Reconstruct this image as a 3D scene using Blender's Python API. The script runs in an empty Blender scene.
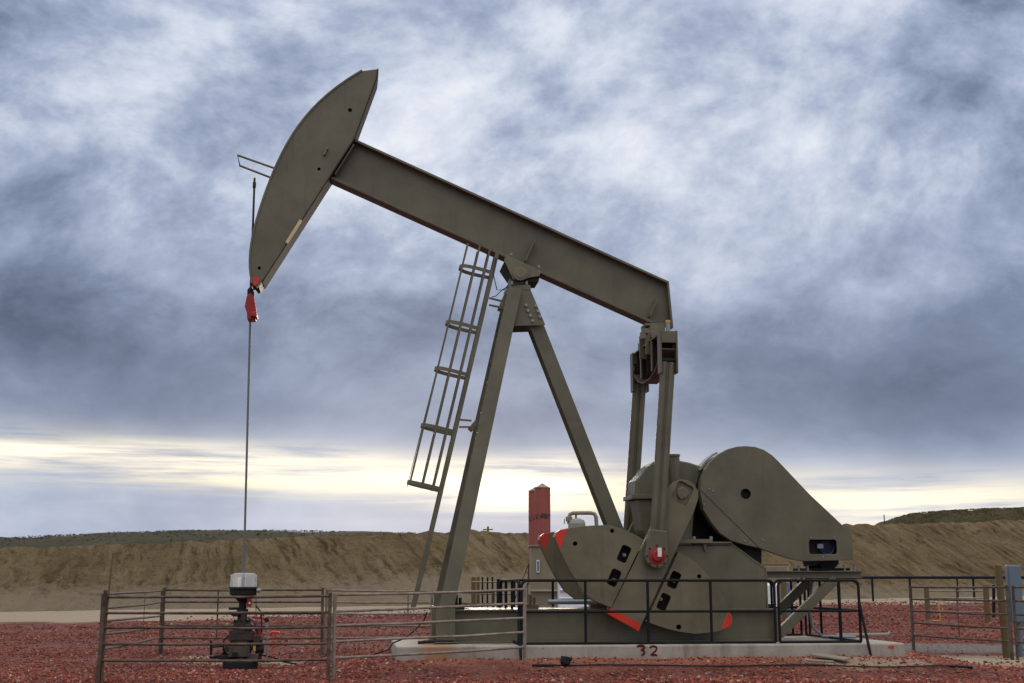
import bpy, math, random
import numpy as np
from mathutils import Vector, Matrix, noise
from mathutils.geometry import tessellate_polygon

random.seed(7); rng = np.random.default_rng(7)
SC = bpy.context.scene
COL = SC.collection
PI = math.pi

# ------------------------------------------------------------------ camera
F = 1250.0; CAMZ = 1.75
TP = 236.5 / F; PITCH = math.atan(TP)
cam = bpy.data.cameras.new("camera"); cam.sensor_width = 36; cam.lens = 36 * F / 1024
cam.clip_start = 0.1; cam.clip_end = 8000
camo = bpy.data.objects.new("camera", cam); COL.objects.link(camo)
camo.location = (0, 0, CAMZ); camo.rotation_euler = (PI / 2 + PITCH, 0, 0)
SC.camera = camo

def ray(px, py):
    fx = (px - 512) / F; fy = -(py - 341.5) / F
    fw = Vector((0, math.cos(PITCH), math.sin(PITCH))); up = Vector((0, -math.sin(PITCH), math.cos(PITCH)))
    return fw + Vector((1, 0, 0)) * fx + up * fy
def at(px, py, Y):                      # point of the vertical plane y = Y
    d = ray(px, py); t = Y / d.y
    return Vector((0, 0, CAMZ)) + d * t

# pump frame: u along the unit, v away from the viewer, z up
ANG = math.radians(7)
O = Vector((at(243, 600, 25).x, 25.0, 0))
RU = Vector((math.cos(ANG), math.sin(ANG), 0)); RV = Vector((-math.sin(ANG), math.cos(ANG), 0))
def L(px, py, v):
    d = ray(px, py); c = Vector((0, 0, CAMZ)) - O
    t = (v - c.dot(RV)) / d.dot(RV); p = c + d * t
    return Vector((p.dot(RU), v, p.z))
def P(px, py, v):
    q = L(px, py, v); return (q.x, q.z)
def W(q): return O + RU * q[0] + RV * q[1] + Vector((0, 0, q[2]))

# ------------------------------------------------------------------ mesh builder
class MB:
    def __init__(s): s.v = []; s.f = []; s.sm = []; s.mi = []; s.m = 0; s.pc = []; s.p = 0
    def nxt(s): s.p += 1; return s
    def add(s, vs, fs, smooth=False):
        b = len(s.v); s.v += [tuple(x) for x in vs]
        for f in fs: s.f.append([b + i for i in f]); s.sm.append(smooth); s.mi.append(s.m); s.pc.append(s.p)
    def box(s, c, size, rot=None):
        c = Vector(c); h = Vector(size) / 2; vs = []
        for x in (-1, 1):
            for y in (-1, 1):
                for z in (-1, 1):
                    p = Vector((x * h.x, y * h.y, z * h.z))
                    vs.append(c + (rot @ p if rot else p))
        s.add(vs, [(0, 1, 3, 2), (4, 6, 7, 5), (0, 4, 5, 1), (2, 3, 7, 6), (0, 2, 6, 4), (1, 5, 7, 3)])
        return s
    def span(s, a, b):
        a = Vector(a); b = Vector(b)
        return s.box((a + b) / 2, [abs(x) for x in (b - a)])
    def prism(s, poly, v0, v1, holes=(), back=True):     # outline in (u, z), extruded along v
        loops = [list(poly)] + [list(h) for h in holes]
        tri = tessellate_polygon([[Vector((p[0], p[1], 0)) for p in l] for l in loops])
        flat = [p for l in loops for p in l]; n = len(flat)
        vs = [(p[0], v0, p[1]) for p in flat] + [(p[0], v1, p[1]) for p in flat]
        fs = []
        if holes:
            fs += [tuple(t) for t in tri]
            if back: fs += [tuple(n + i for i in reversed(t)) for t in tri]
        else:
            fs += [tuple(range(n))]; fs += [tuple(reversed(range(n, 2 * n)))]
        b = 0
        for l in loops:
            k = len(l)
            for i in range(k):
                j = (i + 1) % k; fs.append((b + i, n + b + i, n + b + j, b + j))
            b += k
        s.add(vs, fs); return s
    def bar(s, p0, p1, w, h, side=(0, 1, 0)):            # rectangular bar; w along side, h across
        p0 = Vector(p0); p1 = Vector(p1); d = (p1 - p0).normalized(); a = Vector(side)
        a = (a - d * a.dot(d)).normalized(); b = d.cross(a)
        vs = [p + a * (i * w / 2) + b * (j * h / 2) for p in (p0, p1) for i, j in ((-1, -1), (1, -1), (1, 1), (-1, 1))]
        s.add(vs, [(0, 1, 2, 3), (7, 6, 5, 4), (0, 4, 5, 1), (1, 5, 6, 2), (2, 6, 7, 3), (3, 7, 4, 0)]); return s
    def ibeam(s, p0, p1, w, h, t=.02, side=(0, 1, 0)):   # flanges w wide (along side), h deep
        p0 = Vector(p0); p1 = Vector(p1); d = (p1 - p0).normalized(); a = Vector(side)
        a = (a - d * a.dot(d)).normalized(); b = d.cross(a)
        s.bar(p0 + b * (h / 2 - t / 2), p1 + b * (h / 2 - t / 2), w, t, side)
        s.bar(p0 - b * (h / 2 - t / 2), p1 - b * (h / 2 - t / 2), w, t, side)
        s.bar(p0, p1, t, h - 2 * t, side); return s
    def tube(s, p0, p1, r, n=10, r2=None, cap=True):
        return s.ptube([p0, p1], r, n, cap, r2)
    def ptube(s, pts, r, n=10, cap=True, r2=None):
        pts = [Vector(p) for p in pts]; vs = []; fs = []; k = len(pts); a = None
        for i, p in enumerate(pts):
            d = (pts[min(i + 1, k - 1)] - pts[max(i - 1, 0)]).normalized()
            if a is None: a = d.orthogonal().normalized()
            a = (a - d * a.dot(d)).normalized(); b = d.cross(a)
            rr = r if r2 is None else r + (r2 - r) * i / (k - 1)
            vs += [p + (a * math.cos(2 * PI * j / n) + b * math.sin(2 * PI * j / n)) * rr for j in range(n)]
        for i in range(k - 1):
            for j in range(n):
                q = (j + 1) % n; fs.append((i * n + j, i * n + q, (i + 1) * n + q, (i + 1) * n + j))
        s.add(vs, fs, True)
        if cap: s.add(vs[:n], [tuple(reversed(range(n)))]); s.add(vs[-n:], [tuple(range(n))])
        return s
    def lathe(s, prof, o=(0, 0, 0), axis=(0, 0, 1), n=24):
        o = Vector(o); ax = Vector(axis).normalized(); a = ax.orthogonal().normalized(); b = ax.cross(a)
        for (r0, z0), (r1, z1) in zip(prof[:-1], prof[1:]):
            vs = []; fs = []
            for r, z in ((r0, z0), (r1, z1)):
                vs += [o + ax * z + (a * math.cos(2 * PI * j / n) + b * math.sin(2 * PI * j / n)) * max(r, 1e-4) for j in range(n)]
            for j in range(n): q = (j + 1) % n; fs.append((j, q, n + q, n + j))
            s.add(vs, fs, True)
        return s
    def bolt(s, c, axis, r=.03, h=.03):
        s.nxt(); c = Vector(c); ax = Vector(axis).normalized()
        return s.tube(c, c + ax * h, r, 6)
    def each(s, name, mat, parent=None, bevel=0.0):      # every piece an object of its own
        for p in sorted(set(s.pc)):
            q = MB(); idx = {}
            for f, sm, pc in zip(s.f, s.sm, s.pc):
                if pc != p: continue
                for i in f:
                    if i not in idx: idx[i] = len(q.v); q.v.append(s.v[i])
                q.f.append([idx[i] for i in f]); q.sm.append(sm); q.mi.append(0); q.pc.append(0)
            o = q.build(name, mat, parent, bevel)
        return o
    def build(s, name, mat, parent=None, bevel=0.0):
        me = bpy.data.meshes.new(name); me.from_pydata(s.v, [], s.f)
        me.polygons.foreach_set("use_smooth", s.sm)
        mats = mat if isinstance(mat, (list, tuple)) else [mat]
        for m in mats: me.materials.append(m)
        if len(mats) > 1: me.polygons.foreach_set("material_index", s.mi)
        me.update(); o = bpy.data.objects.new(name, me); COL.objects.link(o)
        if parent: o.parent = parent
        if bevel:
            b = o.modifiers.new("bevel", "BEVEL"); b.width = bevel; b.segments = 2; b.limit_method = 'ANGLE'; b.angle_limit = math.radians(40)
        return o

def tag(o, label=None, cat=None, group=None, kind=None):
    if label: o["label"] = label
    if cat: o["category"] = cat
    if group: o["group"] = group
    if kind: o["kind"] = kind
    return o
def thing(name, loc, label, cat, group=None, rz=0):
    o = bpy.data.objects.new(name, None); o.empty_display_size = .3; COL.objects.link(o)
    o.location = loc; o.rotation_euler = (0, 0, rz)
    return tag(o, label, cat, group)

# ------------------------------------------------------------------ materials
class NT:
    def __init__(s, mat_or_world):
        mat_or_world.use_nodes = True; s.t = mat_or_world.node_tree; s.t.nodes.clear()
    def n(s, typ, **kw):
        nd = s.t.nodes.new(typ)
        for k, v in kw.items(): setattr(nd, k, v)
        return nd
    def l(s, a, b): s.t.links.new(a, b)
    def set(s, sock, v):
        if hasattr(v, "is_output"): s.l(v, sock)
        else: sock.default_value = v
    def math(s, op, a, b=0.0, c=None, clamp=False):
        nd = s.n("ShaderNodeMath", operation=op, use_clamp=clamp); s.set(nd.inputs[0], a); s.set(nd.inputs[1], b)
        if c is not None: s.set(nd.inputs[2], c)
        return nd.outputs[0]
    def noise(s, vec, scale, detail=6, rough=.55, dist=0.0):
        nd = s.n("ShaderNodeTexNoise"); s.set(nd.inputs["Vector"], vec); s.set(nd.inputs["Scale"], scale)
        s.set(nd.inputs["Detail"], detail); s.set(nd.inputs["Roughness"], rough); s.set(nd.inputs["Distortion"], dist)
        return nd.outputs["Fac"]
    def ramp(s, fac, stops, interp='LINEAR'):
        nd = s.n("ShaderNodeValToRGB"); cr = nd.color_ramp; cr.interpolation = interp
        while len(cr.elements) < len(stops): cr.elements.new(.5)
        for e, (p, c) in zip(cr.elements, stops):
            e.position = p; e.color = (c, c, c, 1) if isinstance(c, (int, float)) else (*c, 1)
        s.set(nd.inputs[0], fac); return nd.outputs[0]
    def mix(s, f, a, b, blend='MIX'):
        nd = s.n("ShaderNodeMix", data_type='RGBA', blend_type=blend)
        s.set(nd.inputs[0], f)
        for k, v in ((6, a), (7, b)): s.set(nd.inputs[k], (*v, 1) if isinstance(v, tuple) and len(v) == 3 else v)
        return nd.outputs[2]
    def coord(s, which="Object"): return s.n("ShaderNodeTexCoord").outputs[which]
    def mapping(s, vec, scale=(1, 1, 1), rot=(0, 0, 0)):
        nd = s.n("ShaderNodeMapping"); s.set(nd.inputs[0], vec); nd.inputs["Scale"].default_value = scale; nd.inputs["Rotation"].default_value = rot
        return nd.outputs[0]
    def bsdf(s, col, rough=.6, metal=0.0, bump=None, bstr=.3, bdist=.02, spec=.5):
        b = s.n("ShaderNodeBsdfPrincipled"); o = s.n("ShaderNodeOutputMaterial")
        s.set(b.inputs["Base Color"], (*col, 1) if isinstance(col, tuple) and len(col) == 3 else col)
        s.set(b.inputs["Roughness"], rough); s.set(b.inputs["Metallic"], metal); b.inputs["Specular IOR Level"].default_value = spec
        if bump is not None:
            bp = s.n("ShaderNodeBump"); s.set(bp.inputs["Height"], bump); bp.inputs["Strength"].default_value = bstr; bp.inputs["Distance"].default_value = bdist
            s.l(bp.outputs[0], b.inputs["Normal"])
        s.l(b.outputs[0], o.inputs[0]); return b
def M(name): return bpy.data.materials.new(name)

def paint(name, col, var=.18, rough=.5, dirt=(.16, .12, .085), dirtamt=.35, scale=1.0, spec=.4):
    m = M(name); t = NT(m); c = t.coord()
    big = t.noise(c, 1.3 * scale, 5, .6); fine = t.noise(c, 26 * scale, 4, .6)
    streak = t.noise(t.mapping(c, (9 * scale, 9 * scale, .7 * scale)), 1.0, 5, .6)
    d = tuple(x * (1 - var) for x in col); b = tuple(x * (1 + var) for x in col)
    cc = t.mix(t.ramp(big, [(.35, 0.0), (.65, 1.0)]), d, b)
    cc = t.mix(t.math('MULTIPLY', t.ramp(streak, [(.52, 0.0), (.78, 1.0)]), dirtamt), cc, dirt)
    speck = t.ramp(t.noise(c, 14 * scale, 3, .7), [(.68, 0.0), (.76, 1.0)])
    cc = t.mix(t.math('MULTIPLY', speck, .4), cc, tuple(x * .5 for x in col))
    if 'olive' in name:
        ru = t.math('MULTIPLY', t.ramp(t.noise(c, 3.1, 8, .72), [(.62, 0.0), (.70, 1.0)]), t.ramp(t.noise(c, 22, 4, .6), [(.45, 0.0), (.6, 1.0)]))
        cc = t.mix(t.math('MULTIPLY', ru, .55), cc, (.075, .04, .02))
        oil = t.noise(t.mapping(c, (5, 5, .35)), 1.0, 6, .7)
        cc = t.mix(t.math('MULTIPLY', t.ramp(oil, [(.57, 0.0), (.68, 1.0)]), .35), cc, (.05, .042, .03))
    r = t.math('MULTIPLY_ADD', fine, .25, rough - .12)
    t.bsdf(cc, r, 0, fine, .03, .006, spec); return m
def plain(name, col, rough=.6, metal=0.0, var=.15, scale=8, bstr=.1):
    m = M(name); t = NT(m); c = t.coord(); n = t.noise(c, scale, 5, .6)
    cc = t.mix(n, tuple(x * (1 - var) for x in col), tuple(x * (1 + var) for x in col))
    t.bsdf(cc, rough, metal, n, bstr, .01, .25); return m

OLIVE = paint("olive_paint", (.112, .104, .066), rough=.42)
OLIVE2 = paint("olive_paint_weathered", (.138, .122, .075), .22, .45, (.09, .06, .04), .45)
BROWNFL = paint("brown_primer", (.10, .062, .042), .2, .6)
REDDK = paint("signal_red_paint", (.28, .014, .012), .15, .45, (.12, .02, .012), .4, 3)
DKBR = plain("dark_brown_and_shade", (.028, .017, .012), .7, 0, .2, 8, 0.0)  # dark tone; paints recess shade on equalizer web, saddle block and slot plates
RED = paint("red_orange_paint", (.55, .035, .016), .12, .45, (.2, .05, .03), .3, 2)
REDD = paint("dull_red_paint", (.26, .022, .018), .2, .5, (.06, .02, .02), .5, 3)
BLACKP = plain("black_rail_paint", (.004, .005, .008), .7)
DARK = plain("dark_steel_and_shade", (.011, .010, .009), .65)
ZINC = plain("zinc_bolt", (.24, .265, .285), .45, .4)
CABLE = plain("wire_rope", (.035, .032, .03), .5, .3)
STEELROD = plain("polished_rod_steel", (.14, .15, .15), .55, .2)
WHITE = plain("white_tag", (.7, .7, .68), .5)
PALE = plain("pale_yellow_sunlight", (.55, .42, .24), .5)
BRASS = plain("yellow_cap", (.45, .34, .1), .4)
YEL = plain("yellow_paint", (.42, .26, .03), .5)
BLUEG = plain("blue_grey_enclosure", (.115, .16, .205), .45, 0, .1, 3)
WHITEM = plain("white_enclosure", (.62, .66, .72), .5)
TAN = paint("tan_enclosure", (.20, .172, .115), .1, .6)
GREYV = plain("grey_vessel_and_skylight", (.25, .25, .22), .5)
BLUER = plain("blue_sheave", (.008, .014, .04), .4)

def fence_metal():
    m = M("rusty_fence_pipe"); t = NT(m); c = t.coord()
    n = t.noise(c, 5, 6, .65); f = t.noise(c, 40, 3, .6)
    cc = t.ramp(n, [(.3, (.045, .03, .024)), (.5, (.10, .072, .056)), (.72, (.16, .135, .115))])
    t.bsdf(cc, .85, 0, f, .15, .005, .15); return m
FENCE = fence_metal()
def fence_pale():
    m = M("weathered_pale_pipe"); t = NT(m); c = t.coord()
    n = t.noise(c, 5, 6, .65)
    cc = t.ramp(n, [(.3, (.14, .108, .086)), (.55, (.25, .205, .17)), (.75, (.34, .29, .25))])
    t.bsdf(cc, .85, 0, n, .1, .005, .15); return m
FENCEP = fence_pale()
def wood(name, a, b):
    m = M(name); t = NT(m); c = t.coord()
    g = t.noise(t.mapping(c, (30, 30, 1.2)), 1.0, 6, .65, .4)
    t.bsdf(t.mix(g, a, b), .8, 0, g, .5, .01); return m
WOOD = wood("weathered_wood", (.05, .035, .014), (.17, .115, .05))
WOODG = wood("grey_plank", (.13, .11, .075), (.27, .24, .18))

def concrete():
    m = M("concrete"); t = NT(m); c = t.coord()
    a = t.noise(c, 1.1, 8, .65); f = t.noise(c, 30, 5, .65)
    cc = t.ramp(a, [(.32, (.20, .172, .14)), (.5, (.31, .28, .24)), (.7, (.39, .36, .32))])
    cc = t.mix(t.math('MULTIPLY', t.ramp(f, [(.55, 0.0), (.72, 1.0)]), .3), cc, (.16, .13, .11))
    dr = t.noise(t.mapping(c, (4, 4, .5)), 1.0, 6, .65)
    cc = t.mix(t.math('MULTIPLY', t.ramp(dr, [(.52, 0.0), (.66, 1.0)]), .45), cc, (.11, .085, .065))
    pit = t.ramp(t.noise(c, 7, 3, .7), [(.68, 0.0), (.73, 1.0)])
    cc = t.mix(t.math('MULTIPLY', pit, .7), cc, (.09, .075, .06))
    # splashed red dust along the bottom of the slab, a stain with its own ragged edge
    sep = t.n("ShaderNodeSeparateXYZ"); t.l(c, sep.inputs[0])
    dz = t.math('ADD', sep.outputs[2], t.math('MULTIPLY', t.math('SUBTRACT', t.noise(c, 3.5, 6, .6), .5), .28))
    k = t.ramp(dz, [(.16, 1.0), (.34, 0.0)])
    cc = t.mix(t.math('MULTIPLY', k, .55), cc, (.25, .10, .06))
    # rust run below the post foot
    du = t.math('ABSOLUTE', t.math('SUBTRACT', sep.outputs[0], RUSTU))
    du = t.math('ADD', du, t.math('MULTIPLY', t.noise(c, 6, 4, .6), .25))
    k2 = t.math('MULTIPLY', t.ramp(du, [(.25, 1.0), (.5, 0.0)]), .7)
    cc = t.mix(k2, cc, (.30, .12, .035))
    t.bsdf(cc, .85, 0, f, .35, .01); return m

# ------------------------------------------------------------------ terrain height
SV = 1.65                                  # half width of the slab
SL = (L(396, 644, -SV).x, L(905, 642, -SV).x)
STOP = (L(500, 644.8, -SV).z + L(800, 644.8, -SV).z) / 2
RUSTU = L(438, 645, -SV).x
print("slab", SL, STOP, "base z", L(500, 656.5, -SV).z, L(850, 655.5, -SV).z)
PAD = STOP - .245
def sstep(e0, e1, x):
    t = np.clip((x - e0) / (e1 - e0), 0, 1); return t * t * (3 - 2 * t)
def gz(x, y):
    x = np.asarray(x, float); y = np.asarray(y, float)
    h = .02 * np.clip(y - 30, 0, 44)
    u = (x - O.x) * RU.x + (y - O.y) * RU.y; v = (x - O.x) * RV.x + (y - O.y) * RV.y
    d = np.sqrt(np.maximum(0, np.maximum(SL[0] - u, u - SL[1])) ** 2 + np.maximum(0, np.maximum(-SV - v, v - SV)) ** 2)
    h = np.maximum(h, PAD * (1 - sstep(.35, 2.1, d)) + h * sstep(.35, 2.1, d))
    h = h + .02 * np.sin(x * 1.7 + 1.1 * np.sin(y * 1.3)) * np.sin(y * 2.1 + x * .4)
    # low windrow of gravel pushed up in the foreground
    h = h + .05 * np.exp(-((y - 21.6 - .25 * np.sin(x * .7)) / .5) ** 2)
    return h
def gzp(x, y): return float(gz(x, y))
def onground(px, py, it=30):               # walk down the pixel's ray to the ground
    d = ray(px, py); lo, hi = 5.0, 400.0
    f = lambda Y: CAMZ + d.z * Y / d.y - gzp(d.x * Y / d.y, Y)
    for _ in range(50):
        m = (lo + hi) / 2
        if f(m) > 0: lo = m
        else: hi = m
    Y = lo; return Vector((d.x * Y / d.y, Y, gzp(d.x * Y / d.y, Y)))

# ------------------------------------------------------------------ ground material and mesh
def ground_mat():
    m = M("red_scoria_and_sand"); t = NT(m)
    c = t.n("ShaderNodeNewGeometry").outputs["Position"]
    sep = t.n("ShaderNodeSeparateXYZ"); t.l(c, sep.inputs[0]); X, Y = sep.outputs[0], sep.outputs[1]
    vor = t.n("ShaderNodeTexVoronoi"); t.l(c, vor.inputs["Vector"]); vor.inputs["Scale"].default_value = 22
    vs = t.n("ShaderNodeSeparateColor"); t.l(vor.outputs["Color"], vs.inputs[0])
    red = t.ramp(vs.outputs[0], [(0, (.04, .012, .010)), (.35, (.10, .024, .018)), (.7, (.17, .042, .03)), (.92, (.2, .08, .065)), (1, (.28, .2, .18))])
    big = t.noise(c, .55, 6, .6)
    red = t.mix(t.math('MULTIPLY', t.ramp(big, [(.44, 0.0), (.62, 1.0)]), .7), red, (.21, .075, .06))
    mid = t.noise(c, 2.3, 6, .65)
    red = t.mix(t.math('MULTIPLY', t.ramp(mid, [(.50, 0.0), (.7, 1.0)]), .5), red, (.07, .022, .02))
    # orange fines trodden round the slab
    w1 = t.noise(c, .9, 5, .6)
    UU = t.math('ADD', t.math('MULTIPLY', t.math('SUBTRACT', X, O.x), RV.x), t.math('MULTIPLY', t.math('SUBTRACT', Y, O.y), RV.y))
    V = t.math('ADD', t.math('ABSOLUTE', t.math('ADD', UU, .1)), t.math('MULTIPLY', t.math('SUBTRACT', w1, .5), 1.6))
    U = t.math('ADD', t.math('MULTIPLY', t.math('SUBTRACT', X, O.x), RU.x), t.math('MULTIPLY', t.math('SUBTRACT', Y, O.y), RU.y))
    k = t.math('MULTIPLY', t.ramp(t.math('MULTIPLY', V, .2), [(.36, 1.0), (.58, 0.0)]), t.ramp(t.math('MULTIPLY', U, .05), [(.10, 0.0), (.2, 1.0)]))
    red = t.mix(t.math('MULTIPLY', k, .75), red, (.38, .15, .095))
    # sand: the apron before the berm, and patches
    sandc = t.mix(t.noise(c, 6, 8, .65), (.26, .20, .14), (.44, .36, .265))
    wob = t.math('MULTIPLY', t.math('SUBTRACT', t.noise(c, .25, 6, .6), .5), 9.0)
    edge = t.math('SUBTRACT', t.math('ADD', Y, wob), t.math('MULTIPLY_ADD', X, .46, 50.5))
    ks = t.ramp(t.math('MULTIPLY_ADD', edge, .25, .5, clamp=True), [(.35, 0.0), (.65, 1.0)])
    def patch(px, py, rx, ry, s=1.0):
        q = onground(px, py)
        a = t.math('DIVIDE', t.math('SUBTRACT', X, q.x), rx); b = t.math('DIVIDE', t.math('SUBTRACT', Y, q.y), ry)
        r = t.math('SQRT', t.math('ADD', t.math('MULTIPLY', a, a), t.math('MULTIPLY', b, b)))
        r = t.math('ADD', r, t.math('MULTIPLY', t.math('SUBTRACT', t.noise(c, 1.6, 6, .65), .5), 1.3))
        return t.math('MULTIPLY', t.ramp(r, [(.7, 1.0), (1.1, 0.0)]), s)
    for a in ((243, 664, 1.6, .9, .8), (200, 657, .7, .5, .9), (965, 660, 4.2, 1.7, 1.0), (1075, 662, 3, 1.8, .9), (860, 661, 1.4, .6, .7)):
        ks = t.math('MAXIMUM', ks, patch(*a))
    cc = t.mix(ks, red, sandc)
    greyp = t.math('MAXIMUM', patch(960, 648.5, 4.2, 1.6, .9), patch(1060, 649, 3.6, 1.6, .9))
    greyc = t.ramp(vs.outputs[1], [(0, (.06, .055, .055)), (.6, (.16, .145, .14)), (1, (.26, .24, .23))])
    cc = t.mix(greyp, cc, greyc)
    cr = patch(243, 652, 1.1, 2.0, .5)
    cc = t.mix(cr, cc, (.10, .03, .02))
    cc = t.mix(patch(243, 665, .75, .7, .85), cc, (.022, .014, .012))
    f = t.noise(c, 60, 4, .65)
    hgt = t.math('ADD', t.math('MULTIPLY', vor.outputs["Distance"], -1.2), t.math('ADD', f, t.math('MULTIPLY', mid, 1.5)))
    t.bsdf(cc, .9, 0, hgt, .8, .05, .25); return m
def grid_mesh(name, xs, ys, zf, mat, smooth=True):
    Xg, Yg = np.meshgrid(xs, ys); Z = zf(Xg, Yg)
    v = np.stack([Xg, Yg, Z], -1).reshape(-1, 3); nx, ny = len(xs), len(ys)
    i = np.arange(nx * ny).reshape(ny, nx)
    f = np.stack([i[:-1, :-1], i[:-1, 1:], i[1:, 1:], i[1:, :-1]], -1).reshape(-1, 4)
    return np_mesh(name, v, f, mat, smooth)
def np_mesh(name, v, f, mat, smooth=True):
    me = bpy.data.meshes.new(name); k = f.shape[1]
    me.vertices.add(len(v)); me.vertices.foreach_set("co", np.asarray(v, np.float32).ravel())
    me.loops.add(f.size); me.loops.foreach_set("vertex_index", np.asarray(f, np.int32).ravel())
    me.polygons.add(len(f)); me.polygons.foreach_set("loop_start", np.arange(0, f.size, k, dtype=np.int32))
    me.polygons.foreach_set("use_smooth", np.full(len(f), smooth)); me.materials.append(mat)
    me.update(calc_edges=True); me.validate()
    o = bpy.data.objects.new(name, me); COL.objects.link(o); return o
def axis(*segs):
    out = [np.arange(a, b, s) for a, b, s in segs]; return np.unique(np.round(np.concatenate(out + [[segs[-1][1]]]), 4))
GM = ground_mat()
xs = axis((-3000, -300, 300), (-300, -60, 20), (-60, -14, 1), (-14, 14, .12), (14, 60, 1), (60, 300, 20), (300, 3000, 300))
ys = axis((-200, 0, 20), (0, 18, 1), (18, 32, .12), (32, 110, .8), (110, 300, 20), (300, 4000, 370))
tag(grid_mesh("ground", xs, ys, gz, GM), kind="structure")

# loose stones
def stones(n, y0, y1, s0, s1, name, stops, keep=None):
    y = rng.uniform(y0, y1, n); x = rng.uniform(-1, 1, n) * (.47 * y + .6)
    u = (x - O.x) * RU.x + (y - O.y) * RU.y; v = (x - O.x) * RV.x + (y - O.y) * RV.y
    ok = ~((u > SL[0] - .02) & (u < SL[1] + .02) & (np.abs(v) < SV + .02))
    if keep is not None: ok &= keep(x, y, u, v)
    x, y = x[ok], y[ok]; n = len(x)
    z = gz(x, y); s = s0 + (s1 - s0) * rng.random(n) ** 3.5
    base = np.array([(1, 0, 0), (-1, 0, 0), (0, 1, 0), (0, -1, 0), (0, 0, 1), (0, 0, -1)], float)
    vs = base[None] * (s[:, None, None] * rng.uniform(.55, 1.25, (n, 6, 1))); vs = vs + rng.normal(0, .22, (n, 6, 3)) * s[:, None, None]
    a = rng.uniform(0, 2 * PI, n); ca, sa = np.cos(a)[:, None], np.sin(a)[:, None]
    vx = vs[..., 0] * ca - vs[..., 1] * sa; vy = vs[..., 0] * sa + vs[..., 1] * ca
    vs = np.stack([vx + x[:, None], vy + y[:, None], vs[..., 2] * .75 + z[:, None] + s[:, None] * .25], -1).reshape(-1, 3)
    tri = np.array([(0, 2, 4), (2, 1, 4), (1, 3, 4), (3, 0, 4), (2, 0, 5), (1, 2, 5), (3, 1, 5), (0, 3, 5)])
    f = (tri[None] + (np.arange(n) * 6)[:, None, None]).reshape(-1, 3)
    m = M(name); t = NT(m); g = t.n("ShaderNodeNewGeometry")
    ps = g.outputs["Position"]; cc = t.ramp(g.outputs["Random Per Island"], stops)
    du = t.ramp(t.noise(ps, .45, 6, .65), [(.44, 0.0), (.62, 1.0)])
    cc = t.mix(t.math('MULTIPLY', du, .3), cc, (.16, .055, .05))
    t.bsdf(cc, .85, spec=.3)
    return tag(np_mesh(name, vs, f, m, False), kind="stuff")
def red_keep(x, y, u, v):
    q1 = onground(960, 660); q2 = onground(243, 664)
    a = ((x - q1.x) / 4.2) ** 2 + ((y - q1.y) / 1.7) ** 2; b = ((x - q2.x) / 1.3) ** 2 + ((y - q2.y) / .6) ** 2
    dn = np.array([noise.noise(Vector((p * .55, q_ * 1.1, 2.2))) + .5 * noise.noise(Vector((p * 1.7, q_ * 2.4, 5.2))) for p, q_ in zip(x, y)])
    bare = (dn > .18) & (rng.random(len(x)) < .75)
    fines = (v > -3.4) & (v < 2.4) & (u > SL[0] - .3)
    r = rng.random(len(x))
    return ((a > 1) | (r > .93)) & ((b > 1) | (r > .9)) & (~fines | (r > .72)) & ~bare
stones(110000, 19.5, 25, .008, .042, "red_gravel", [(0, (.045, .013, .008)), (.25, (.13, .032, .018)), (.6, (.235, .047, .027)), (.85, (.33, .09, .055)), (.94, (.27, .15, .115)), (1, (.42, .35, .31))], red_keep)
FARST = [(0, (.05, .014, .009)), (.35, (.14, .03, .018)), (.7, (.22, .048, .026)), (.93, (.29, .095, .06)), (1, (.30, .22, .20))]
def far_keep(x, y, u, v):
    q1 = onground(965, 656); q2 = onground(243, 652); q3 = onground(965, 648)
    a = ((x - q1.x) / 4.5) ** 2 + ((y - q1.y) / 2.4) ** 2; b = ((x - q2.x) / 1.2) ** 2 + ((y - q2.y) / 1.8) ** 2
    c = ((x - q3.x) / 4.5) ** 2 + ((y - q3.y) / 1.4) ** 2
    r = rng.random(len(x)); edge = y - 50.5 - .46 * x + 3 * np.sin(x * .3) - rng.normal(0, 1.2, len(x))
    band = .35 + .65 * (np.sin(y * 1.1 + .5 * np.sin(x * .2)) > -.3)
    return ((np.minimum(a, c) > 1) | (r > .93)) & ((b > 1) | (r > .8)) & (edge < 0) & (rng.random(len(x)) < band)
stones(48000, 25, 40, .018, .05, "far_red_gravel", FARST, far_keep)
stones(42000, 40, 68, .03, .07, "distant_red_gravel", FARST, far_keep)

# ------------------------------------------------------------------ berm, hills
def dirt_mat(name, a, b, dark, gscale=1.0, veg=None):
    m = M(name); t = NT(m); c = t.coord()
    n1 = t.noise(c, .35 * gscale, 8, .65); n2 = t.noise(c, 2.5 * gscale, 8, .7); n3 = t.noise(c, 11 * gscale, 5, .65)
    cc = t.mix(t.ramp(n1, [(.3, 0.0), (.7, 1.0)]), a, b)
    cc = t.mix(t.math('MULTIPLY', t.ramp(n2, [(.52, 0.0), (.66, 1.0)]), .65), cc, dark)
    cc = t.mix(t.math('MULTIPLY', t.ramp(n3, [(.58, 0.0), (.68, 1.0)]), .5), cc, dark)
    if veg:
        k = t.ramp(t.noise(c, .22 * gscale, 6, .7), [(.60, 0.0), (.68, 1.0)])
        k = t.math('MULTIPLY', k, t.ramp(n2, [(.45, 0.0), (.6, 1.0)])); cc = t.mix(t.math('MULTIPLY', k, .8), cc, veg)
    t.bsdf(cc, .95, 0, t.math('ADD', n2, t.math('MULTIPLY', n3, .5)), .9, .25, .15); return m
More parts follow.
